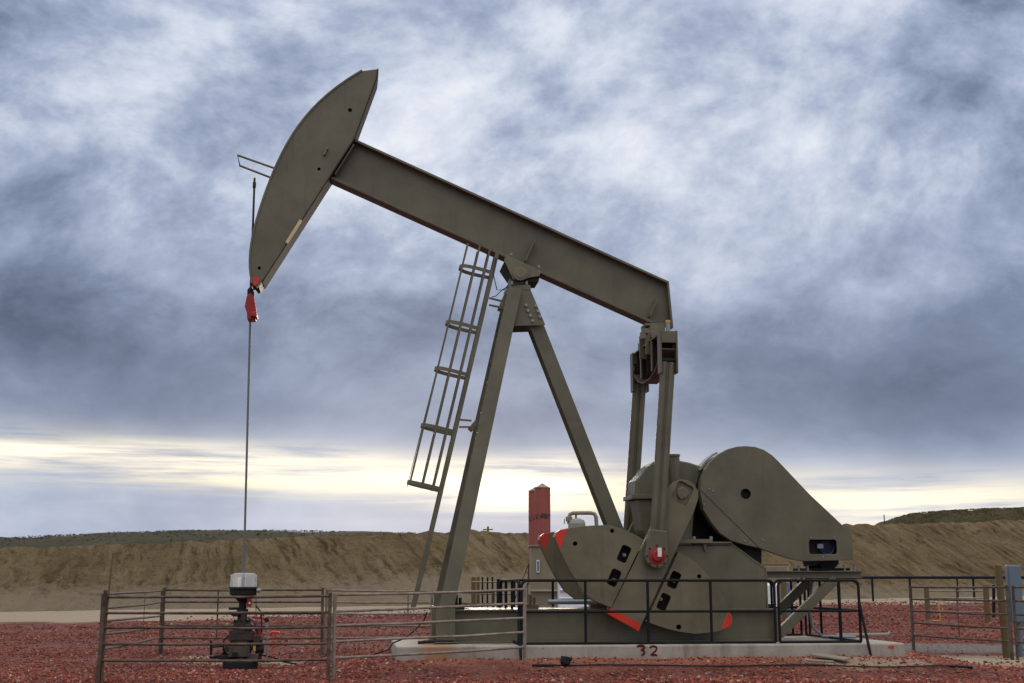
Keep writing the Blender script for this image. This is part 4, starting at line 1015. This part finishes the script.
mb = MB(); q = L(252, 617, -.1); mb.tube(q, q + Vector((.16, 0, -.02)), .02, 8); mb.lathe([(.055, 0), (.06, .015), (.055, .03)], q, (0, 1, .2), 14); mb.nxt(); q = L(258, 633, -.1); mb.box(q, (.12, .12, .14)); mb.tube(L(250, 634, -.1), L(262, 632, -.1), .03, 8); mb.each("valve_handle", REDD, wh)
mb = MB(); q = L(254.5, 647, -.2); mb.box(q, (.05, .04, .14)); mb.build("yellow_valve", YEL, wh); 
mb = MB(); mb.tube(L(230, 655, -.1), L(214, 657, -.1), .04, 10); mb.nxt(); mb.tube(L(222, 655, -.1), L(231, 643, -.1), .03, 10); mb.tube(L(211, 655, -.1), L(211, 641, -.1), .025, 8); mb.nxt(); mb.tube(L(211, 647, -.1), L(228, 646, -.1), .018, 8); mb.nxt(); mb.tube(L(255, 654, -.1), L(262, 654, -.1), .05, 10); mb.tube(L(261, 656, -.1), L(261, 640, -.1), .03, 10); mb.nxt(); mb.tube(L(256, 592, -.05), L(256, 640, -.05), .008, 6)
mb.each("side_pipe", DARK, wh)
mb = MB(); mb.tube(L(267, 662, -.1), L(267, 622, -.1), .014, 8); mb.box(L(267, 625, -.1), (.05, .05, .06)); mb.build("gauge_pipe", ZINC, wh)
mb = MB(); mb.lathe([(0, 0), (.045, 0), (.045, .03), (0, .03)], L(266.5, 620, -.12), (0, 1, 0), 14); mb.tube(L(263, 619, -.1), L(269, 621, -.1), .012, 6); mb.build("gauge", DARK, wh)
mb = MB(); q = L(257, 590.5, -.1); mb.lathe([(0, 0), (.04, 0), (.045, .04), (.03, .07), (0, .07)], q, (1, 0, 0), 14); mb.build("lubricator_cap", ZINC, wh)
mb = MB(); mb.box(L(212, 657.5, -.15), (.09, .06, .05)); mb.nxt(); mb.box(L(235, 654.5, -.3), (.1, .05, .08)); mb.each("valve_plug", DARK, wh)
for (y, r_, nb) in ((623, .15, 8), (630.5, .19, 10), (642, .20, 10), (648, .225, 10), (660, .245, 10)):
    mb = MB()
    for k in range(nb): a = 2 * PI * k / nb; mb.bolt((r_ * math.cos(a), r_ * math.sin(a), zz(y) - .03), (0, 0, 1), .018, .09)
    mb.each("flange_stud", DARK, wh)
for (x, y, w_, h_, d_, m_) in ((229.5, 648, .16, .14, .2, GRIME), (257, 640, .13, .2, .22, GRIME), (253, 657, .22, .14, .24, GRIMEB), (228, 658, .22, .10, .16, DARK), (249, 627, .14, .12, .18, GRIME), (236, 614, .12, .1, .14, DARK), (260, 649, .1, .26, .12, DARK)):
    mb = MB(); mb.box(L(x, y, -.12), (w_, d_, h_)); q = L(x, y, -.12); mb.tube(q + Vector((-w_ * .75, 0, 0)), q + Vector((w_ * .75, 0, 0)), h_ * .32, 10); mb.build("fitting", m_, wh, .012)
for pts in ([(256, 606, -.1), (261, 612, -.15), (262, 630, -.15), (257, 641, -.1)], [(231, 634, -.1), (224, 640, -.15), (223, 650, -.15), (228, 655, -.1)], [(248, 618, -.12), (254, 622, -.2), (258, 634, -.2)], [(262, 655, -.1), (272, 657, 0), (285, 662, .1), (296, 664, .3)]):
    mb = MB(); mb.ptube([L(*p) for p in pts], .016, 6); mb.build("hose", DARK, wh)
mb = MB(); q = L(274, 632, -.3); mb.ptube([L(270, 634, -.3), L(272, 632, -.3), L(278, 632.2, -.3), L(279, 633, -.3)], .025, 6); mb.tube(L(272, 633, -.3), L(272.3, 662, -.3), .006, 5)
tag(mb.build("pin_flag", RED), "small red flag on a wire right of the wellhead", "flag"); 
bpy.data.objects["pin_flag"].matrix_world = Matrix.Translation(O) @ Matrix.Rotation(ANG, 4, 'Z')

# ------------------------------------------------------------------ equipment behind
REDST = None
def redstack():
    m = M("red_stack_paint"); t = NT(m); c = t.coord()
    a = t.noise(t.mapping(c, (6, 6, .35)), 1, 6, .65); b2 = t.noise(c, 5, 6, .7)
    cc = t.mix(a, (.16, .03, .024), (.33, .085, .062))
    sp = t.n("ShaderNodeSeparateXYZ"); t.l(c, sp.inputs[0])
    def mark(z, w, th):
        d = t.math('ABSOLUTE', t.math('SUBTRACT', sp.outputs[2], z))
        return t.math('MULTIPLY', t.ramp(t.math('DIVIDE', d, w), [(.6, 1.0), (1, 0.0)]), t.ramp(t.noise(t.mapping(c, (9, 9, 4)), 1, 3, .6), [(th, 0.0), (th + .06, 1.0)]))
    k = t.math('MAXIMUM', mark(3.62, .12, .44), t.math('MULTIPLY', mark(4.62, .1, .55), .6))
    k = t.math('MAXIMUM', k, t.math('MULTIPLY', t.ramp(b2, [(.66, 0.0), (.72, 1.0)]), .5))
    cc = t.mix(k, cc, (.035, .012, .012)); t.bsdf(cc, .55, 0, b2, .15, .01); return m
RS = redstack()
for lab, x0, x1, ytop, Y in (("nearer of two red steel stacks with cone caps and dark lettering smudges", 535, 550.8, 488.5, 46), ("farther red stack, half hidden to the left of its twin", 528.8, 543.5, 491.5, 49)):
    q = gp_((x0 + x1) / 2, Y); r = (at(x1, 500, Y).x - at(x0, 500, Y).x) / 2; zt = at(540, ytop, Y).z - q.z
    root = thing("red_stack", q, lab, "stack", "red stacks behind the pump jack")
    mb = MB(); mb.lathe([(r, 1.1), (r, zt), (r * 1.02, zt), (r * 1.02, zt + .03)], n=28); mb.build("shell", RS, root)
    mb = MB(); mb.lathe([(r * 1.05, zt + .02), (r * .5, zt + .11), (0.001, zt + .2)], n=28); mb.build("cone_cap", TAN, root)
    mb = MB(); mb.lathe([(.16, -.1), (.16, .95), (r, 1.12)], n=16); mb.build("base_pipe", RS, root)
    for dx in (-.5, .35):
        mb = MB(); mb.tube((-r, -.1, 1.9), (-r + dx * .8 - .35, -.3, 0), .016, 6); mb.build("guy_wire", CABLE, root)
sh = gp_(566, 43); z0 = sh.z; zt = at(566, 546.5, 43).z - z0; xl = at(530.5, 560, 43).x - sh.x; xr = at(640, 560, 43).x - sh.x
root = thing("equipment_shed", sh, "tan steel equipment shed with a narrow slot window, behind the counterweights", "shed")
mb = MB(); mb.span((xl, 0, -.1), (xr, 2.4, zt)); mb.build("wall", TAN, root, .02)
mb = MB(); mb.span((xl - .05, -.06, zt), (xr + .05, 2.46, zt + .06)); mb.build("roof", TAN, root)
wx = at(538, 565, 43).x - sh.x; wz0, wz1 = at(538, 572.5, 43).z - z0, at(538, 560, 43).z - z0
mb = MB(); mb.span((wx - .05, -.05, wz0), (wx + .05, -.01, wz1)); w_ = mb.build("window", WHITEM, root); mb = MB(); mb.span((wx - .022, -.058, wz0 + .04), (wx + .022, -.052, wz1 - .04)); mb.build("pane", DARK, w_)
mb = MB(); mb.tube((xl, -.1, at(540, 591, 43).z - z0), (xr, -.1, at(540, 591, 43).z - z0), .05, 8); mb.build("wall_pipe", TAN, root)
q = gp_(577.5, 48); root = thing("separator_vessel", q, "pale round topped vessel with a looped pipe, above the left counterweight", "tank")
r = .33; zt = at(577, 523.5, 48).z - q.z; mb = MB(); mb.lathe([(r, 0), (r, zt), (r * .85, zt + .12), (r * .4, zt + .19), (0.001, zt + .2)], n=24); mb.build("vessel_body", GREYV, root)
def vl(x, y): p = at(x, y, 48); return (p.x - q.x, 0, p.z - q.z)
mb = MB(); mb.ptube([vl(569, 524), vl(569, 517.5), vl(570, 514.5), vl(572.5, 513.2), vl(580, 513), vl(591, 513), vl(594.5, 514), vl(596, 517), vl(597, 530), vl(597, 560)], .075, 10); mb.build("pipe_loop", TAN, root)
mb = MB(); mb.lathe([(.06, -.1), (.13, -.08), (.13, .08), (.06, .1)], vl(569, 519), n=12); mb.build("valve", TAN, root)
mb = MB(); mb.tube(vl(576, 528), vl(576, 513.8), .04, 8); mb.nxt(); mb.tube(vl(564.5, 524), vl(564.5, 519), .02, 6); mb.each("vent_pipe", TAN, root)
q = gp_(573, 38); root = thing("louvered_cabinet", q, "white louvered cabinet low behind the far counterweight", "cabinet")
w0, w1 = at(558.5, 590, 38).x - q.x, at(596, 590, 38).x - q.x; zt = at(570, 581, 38).z - q.z
mb = MB(); mb.span((w0, 0, 0), (w1, .8, zt)); mb.build("cabinet_body", WHITEM, root, .015)
for k in range(5): mb = MB(); mb.box(((w0 + w1) / 2, -.03, zt * (.18 + .16 * k)), (w1 - w0 - .1, .05, .06), Matrix.Rotation(.5, 3, 'X')); mb.build("louver", WHITEM, root)
# posts and small fence left of the shed
for x, Y, yt, r, m_, lab in ((473.5, 44, 577, .075, WOOD, "leftmost of two wooden posts beyond the skid end"), (478, 44.5, 577, .055, WOOD, "thinner of two wooden posts beyond the skid end")):
    post("wood_post", lab, "post", x, Y, yt, r, m_, True)
root = thing("pipe_fence", gp_(500, 43), "small dark pipe fence of thin uprights left of the tan shed", "fence")
def rl_(q): return q - root.location
for x in (482.5, 487.5, 492.5, 498, 501, 506, 514, 519): mb = MB(); mb.tube(rl_(gp_(x, 43)) , rl_(at(x, 577 if x < 494 else 579, 43)), .03 if x < 494 else .05, 8); mb.build("post", BLACKP, root)
for y in (582, 594): mb = MB(); mb.tube(rl_(at(472, y, 43)), rl_(at(522, y, 43)), .03, 8); mb.build("rail", TAN, root)
# pink tan block, white tank and posts seen right of the pedestal
q = gp_(776, 52); root = thing("electrical_cabinet", q, "pinkish tan cabinet beyond the motor platform", "cabinet")
a0, a1 = at(762, 570, 52).x - q.x, at(789, 570, 52).x - q.x; zt = at(775, 564.5, 52).z - q.z
mb = MB(); mb.span((a0, 0, 0), (a1, .9, zt)); mb.build("cabinet_body", plain("pink_tan", (.42, .28, .21), .6), root, .02); mb = MB(); mb.span((a0 - .05, -.05, zt), (a1 + .05, .95, zt + .08)); mb.build("cabinet_lid", TAN, root)
mb = MB(); mb.span((a0 + .08, -.03, .2), ((a0 + a1) / 2 - .02, -.005, zt - .1)); mb.nxt(); mb.span(((a0 + a1) / 2 + .02, -.03, .2), (a1 - .08, -.005, zt - .1)); mb.each("cabinet_door", TAN, root)
q = gp_(772, 40); root = thing("white_tank", q, "small white plastic tank right of the reducer pedestal", "tank")
r = .22; zl, zt = at(772, 604, 40).z - q.z, at(772, 583, 40).z - q.z
mb = MB(); mb.lathe([(.001, zl), (r, zl), (r, zt - .08), (r * .7, zt), (.001, zt + .01)], n=24); mb.build("tank_body", WHITE, root)
mb = MB(); mb.lathe([(r * .95, 0), (r * .95, zl)], n=16); mb.build("tank_stand", DARK, root)
post("wood_post", "tan wooden post right of the small white tank", "post", 784, 41, 582, .08, WOOD, True)
post("steel_post", "blue grey steel post beside the tan wooden post", "post", 788.5, 41.5, 583, .05, BLUEG, True)
# things lying on the ground
pts = [onground(540, 667), onground(600, 666.4), onground(680, 667.4), onground(760, 667.2), onground(840, 667.5), onground(900, 668.5), onground(957, 668)]
mb = MB(); fine = []
for a, b in zip(pts[:-1], pts[1:]):
    for k in range(6):
        q = a.lerp(b, k / 6); q.z = gzp(q.x, q.y) + .03; fine.append(q)
fine.append(pts[-1] + Vector((0, 0, .03)))
hose = thing("hose", pts[0], "long black hose lying straight across the red gravel in front of the concrete base", "hose")
mb.ptube([p - pts[0] for p in fine], .014, 8); mb.build("hose_line", DARK, hose)
for p_, nm in ((0, "hose_coupling"), (len(fine) - 1, "hose_coupling")):
    q = fine[p_] - pts[0]; w = fine[min(p_ + 1, len(fine) - 1)] - fine[max(p_ - 1, 0)]; w.normalize(); mb = MB(); mb.tube(q - w * .14, q + w * .3, .022, 10); mb.build(nm, DARK, hose)
q = onground(563, 666); mb = MB()
for k in range(5): mb.box((random.uniform(-.08, .08), random.uniform(-.05, .05), .05 + k * .02), (.16, .12, .07), Matrix.Rotation(random.uniform(0, 3), 3, 'Z') @ Matrix.Rotation(random.uniform(-.4, .4), 3, 'X'))
tag(mb.build("rubber_block", DARK, None, .015), "dark rubber lump lying against the black hose", "block").location = q
for (x0, y0, x1, y1, lab, w_) in ((813, 658, 848, 663.5, "longer weathered board lying on the gravel before the base", .17), (807, 664.5, 834, 666, "shorter board half under the longer one", .07)):
    a, b = onground(x0, y0), onground(x1, y1); z = .075
    mb = MB(); mb.bar(Vector((0, 0, z)), b - a + Vector((0, 0, z)), w_ * 1.5, .03, Vector((-.4, 1, .14))); tag(mb.build("board", WOODG, None, .006), lab, "board", "boards on the gravel").location = a
mb = MB(); a, b = L(836, 632, .9), L(888, 634, .9)
wc = [W((a.x, .9, STOP + .04)), W((b.x, .9, STOP + .05)), W((b.x + .05, .9, STOP + .1))]
mb.ptube(wc, .035, 10); tag(mb.build("white_conduit", GREYV), "white conduit lying on the right end of the concrete base", "conduit")
mb = MB(); 
for k in range(5):
    a = L(418 + 5 * k, 640, -1.0); mb.tube((a.x, -1.1 + .05 * k, STOP + .04 + .01 * k), (a.x + .3, -1.0, STOP + .05), .03, 8)
ob = mb.build("pipe_scrap", DARK); ob.matrix_world = Matrix.Translation(O) @ Matrix.Rotation(ANG, 4, 'Z'); tag(ob, "short dark pipe ends piled at the foot of the front leg", "pipe scrap", kind="stuff")
a = L(392, 648, -1.2); pts = [L(427, 612, -.9), L(424, 620, -.9), L(415, 630, -1.0), L(405, 638, -1.1), L(393, 643, -1.2), L(388, 650, -1.4), L(372, 655, -1.3)]
mb = MB(); mb.ptube([W(p) for p in pts], .016, 6); tag(mb.build("drain_hose", DARK), "thin black hose drooping off the left end of the concrete base", "hose")
# poles on the skyline
q = at(488, 532, 150); root = thing("utility_pole", (q.x, 150, 2), "tiny utility pole on the skyline left of the red stacks", "utility pole")
zt = at(488, 526.5, 150).z - 2; mb = MB(); mb.tube((0, 0, -2), (0, 0, zt), .12, 8); mb.build("pole", WOOD, root); mb = MB(); mb.box((0, 0, zt - .35), (1.2, .1, .13)); mb.build("crossarm", WOOD, root)
for x, yt, lab in ((884.5, 514.5, "thin pole on the berm edge left of the grassy mound"),):
    q = at(x, 524, 88); mb = MB(); mb.tube((0, 0, -1), (0, 0, at(x, yt, 88).z - q.z), .035, 6); tag(mb.build("skyline_pole", DARK), lab, "pole").location = q

# ------------------------------------------------------------------ sky and sun
REAR = 4.2
SUN_AZ, SUN_EL = math.radians(-1.0), math.radians(6.5)
world = bpy.data.worlds.new("World"); SC.world = world; t = NT(world)
d = t.coord("Generated"); sp = t.n("ShaderNodeSeparateXYZ"); t.l(d, sp.inputs[0]); dx, dy, dz = sp.outputs
DEG = 180 / PI
el = t.math('MULTIPLY', t.math('ARCSINE', dz), DEG); az = t.math('MULTIPLY', t.math('ARCTAN2', dx, dy), DEG)
den = t.math('ADD', t.math('MAXIMUM', dz, 0.0), .55)
cv = t.n("ShaderNodeCombineXYZ"); t.l(t.math('DIVIDE', dx, den), cv.inputs[0]); t.l(t.math('DIVIDE', dy, den), cv.inputs[1]); cv.inputs[2].default_value = 3.7
C = cv.outputs[0]
warp = t.n("ShaderNodeTexNoise"); t.l(C, warp.inputs["Vector"]); warp.inputs["Scale"].default_value = 1.6; warp.inputs["Detail"].default_value = 3
vm = t.n("ShaderNodeVectorMath", operation='MULTIPLY_ADD'); t.l(warp.outputs["Color"], vm.inputs[0]); vm.inputs[1].default_value = (.22, .22, .22); t.l(C, vm.inputs[2])
n_big = t.noise(vm.outputs[0], 2.3, 4, .55); n_mid = t.noise(vm.outputs[0], 6.6, 10, .6); n_fin = t.noise(vm.outputs[0], 20, 8, .66)
# layered strips low in the sky: stretched along the horizon
cb = t.n("ShaderNodeCombineXYZ"); t.l(t.math('MULTIPLY', az, .05), cb.inputs[0]); t.l(t.math('MULTIPLY', el, .85), cb.inputs[1]); cb.inputs[2].default_value = 1.3
n_str = t.noise(cb.outputs[0], 1.6, 7, .6, .3)
def gauss(a0, sa, e0, se, amp):
    a = t.math('DIVIDE', t.math('SUBTRACT', az, a0), sa); b = t.math('DIVIDE', t.math('SUBTRACT', el, e0), se)
    return t.math('MULTIPLY', t.math('EXPONENT', t.math('MULTIPLY', t.math('ADD', t.math('MULTIPLY', a, a), t.math('MULTIPLY', b, b)), -1)), amp)
elw = t.math('ADD', el, t.math('MULTIPLY', t.math('SUBTRACT', n_mid, .5), 3.5))
base = t.ramp(t.math('DIVIDE', elw, 40.0, clamp=True), [(0, .55), (.10, .55), (.15, .45), (.20, .38), (.27, .36), (.36, .46), (.5, .57), (.65, .55), (1, .5)], 'EASE')
cl = t.math('ADD', base, t.math('MULTIPLY', t.math('SUBTRACT', n_big, .5), .5))
hi = t.ramp(t.math('DIVIDE', el, 40.0, clamp=True), [(.12, .15), (.25, .40), (.45, .95), (1, 1.0)])
cl = t.math('ADD', cl, t.math('MULTIPLY', t.math('MULTIPLY', t.math('SUBTRACT', n_mid, .5), 1.45), hi))
cl = t.math('ADD', cl, t.math('MULTIPLY', t.math('MULTIPLY', t.math('SUBTRACT', n_fin, .5), .42), hi))
for g in ((-20.5, 8, 12.5, 4.5, -.24), (-15, 6, 18, 4, .08), (.5, 7, 21, 4, .17), (8.4, 3, 22, 4, -.14), (13.5, 7.5, 16, 4.5, .15), (22, 4, 22.3, 6, -.22), (15, 10, 8.8, 2.3, -.14), (2.6, 3, 17, 2.6, -.13), (-8, 7, 9, 2.5, -.03), (0, 40, 6.9, 1.2, -.06), (17, 8, 6.0, 1.2, -.07), (-23, 5, 24, 5, -.14), (5, 5, 12, 2, .06)):
    cl = t.math('ADD', cl, gauss(*g))
cloud = t.ramp(cl, [(.10, (.10, .135, .21)), (.30, (.205, .26, .385)), (.5, (.385, .455, .615)), (.70, (.655, .715, .84)), (.95, (.95, .965, 1.02))])
# bright break along the horizon
cenl = t.math('MULTIPLY_ADD', az, -.042, 4.35)
db = t.math('DIVIDE', t.math('SUBTRACT', t.math('ADD', el, t.math('MULTIPLY', t.math('SUBTRACT', n_str, .5), 2.6)), cenl), 1.1)
band = t.math('EXPONENT', t.math('MULTIPLY', t.math('MULTIPLY', db, db), -1.0))
azf = t.math('EXPONENT', t.math('MULTIPLY', t.math('MULTIPLY', t.math('DIVIDE', az, 45.0), t.math('DIVIDE', az, 45.0)), -1.0))
band = t.math('MULTIPLY', t.math('MULTIPLY', band, azf), t.ramp(n_str, [(.34, .12), (.6, 1.0)]))
col = t.mix(t.math('MULTIPLY', band, .88, clamp=True), cloud, (1.05, .94, .68))
def add(c, g, rgb):
    s = t.n("ShaderNodeVectorMath", operation='SCALE'); s.inputs[0].default_value = rgb; t.l(g, s.inputs["Scale"])
    a = t.n("ShaderNodeVectorMath", operation='ADD'); t.l(c, a.inputs[0]); t.l(s.outputs[0], a.inputs[1]); return a.outputs[0]
brk = t.ramp(n_str, [(.36, .1), (.58, 1.0)])
for g in ((-.2, 3.4, 4.1, .9, 1.2), (16, 8, 3.4, .9, .35), (-17, 9, 5.3, .55, .9), (-6, 7, 4.5, .6, .6), (2.5, 1.6, 5.2, .5, .5), (18, 9, 2.2, 1.0, .18), (-.8, 1.1, 3.9, .55, .8)):
    col = add(col, t.math('MULTIPLY', gauss(*g), brk), (1.0, .83, .52))
# the sky behind the viewer and overhead: brightened and warmed, added as fill light
rear = t.ramp(t.math('DIVIDE', t.math('ABSOLUTE', az), 180.0), [(.30, 0.0), (.62, 1.0)], 'EASE')
zen = t.ramp(t.math('DIVIDE', el, 90.0, clamp=True), [(.38, 0.0), (.75, 1.0)], 'EASE')
hiel = t.ramp(t.math('DIVIDE', el, 90.0, clamp=True), [(.0, .04), (.25, .17), (.6, 1.0)], 'EASE')
rb = t.math('MAXIMUM', t.math('MULTIPLY', rear, hiel), t.math('MULTIPLY', zen, .8))
up_ = t.n("ShaderNodeVectorMath", operation='MULTIPLY'); t.l(col, up_.inputs[0]); up_.inputs[1].default_value = (REAR * 1.2, REAR, REAR * .72)
col = t.mix(rb, col, up_.outputs[0])
# below the horizon
col = t.mix(t.ramp(t.math('MULTIPLY_ADD', el, .2, .5, clamp=True), [(.3, 1.0), (.45, 0.0)]), col, (.16, .13, .10))
sky = t.n("ShaderNodeTexSky"); sky.sky_type = 'NISHITA'; sky.sun_disc = False; sky.sun_elevation = SUN_EL; sky.sun_rotation = SUN_AZ
bg1 = t.n("ShaderNodeBackground"); t.l(sky.outputs[0], bg1.inputs[0]); bg1.inputs[1].default_value = .05
bg2 = t.n("ShaderNodeBackground"); t.l(col, bg2.inputs[0]); bg2.inputs[1].default_value = 1.0
mx = t.n("ShaderNodeMixShader"); mx.inputs[0].default_value = .96; t.l(bg1.outputs[0], mx.inputs[1]); t.l(bg2.outputs[0], mx.inputs[2])
wo = t.n("ShaderNodeOutputWorld"); t.l(mx.outputs[0], wo.inputs[0])
sun = bpy.data.lights.new("sun", 'SUN'); sun.energy = 1.1; sun.angle = math.radians(12); sun.color = (1, .86, .66)
so = bpy.data.objects.new("sun", sun); COL.objects.link(so)
sd = Vector((math.sin(SUN_AZ) * math.cos(SUN_EL), math.cos(SUN_AZ) * math.cos(SUN_EL), math.sin(SUN_EL)))
so.rotation_euler = sd.to_track_quat('Z', 'Y').to_euler(); so.location = (0, 40, 30)

SC.view_settings.view_transform = 'Standard'; SC.view_settings.look = 'None'; SC.view_settings.exposure = 0; SC.view_settings.gamma = 1
SC.view_settings.use_curve_mapping = False
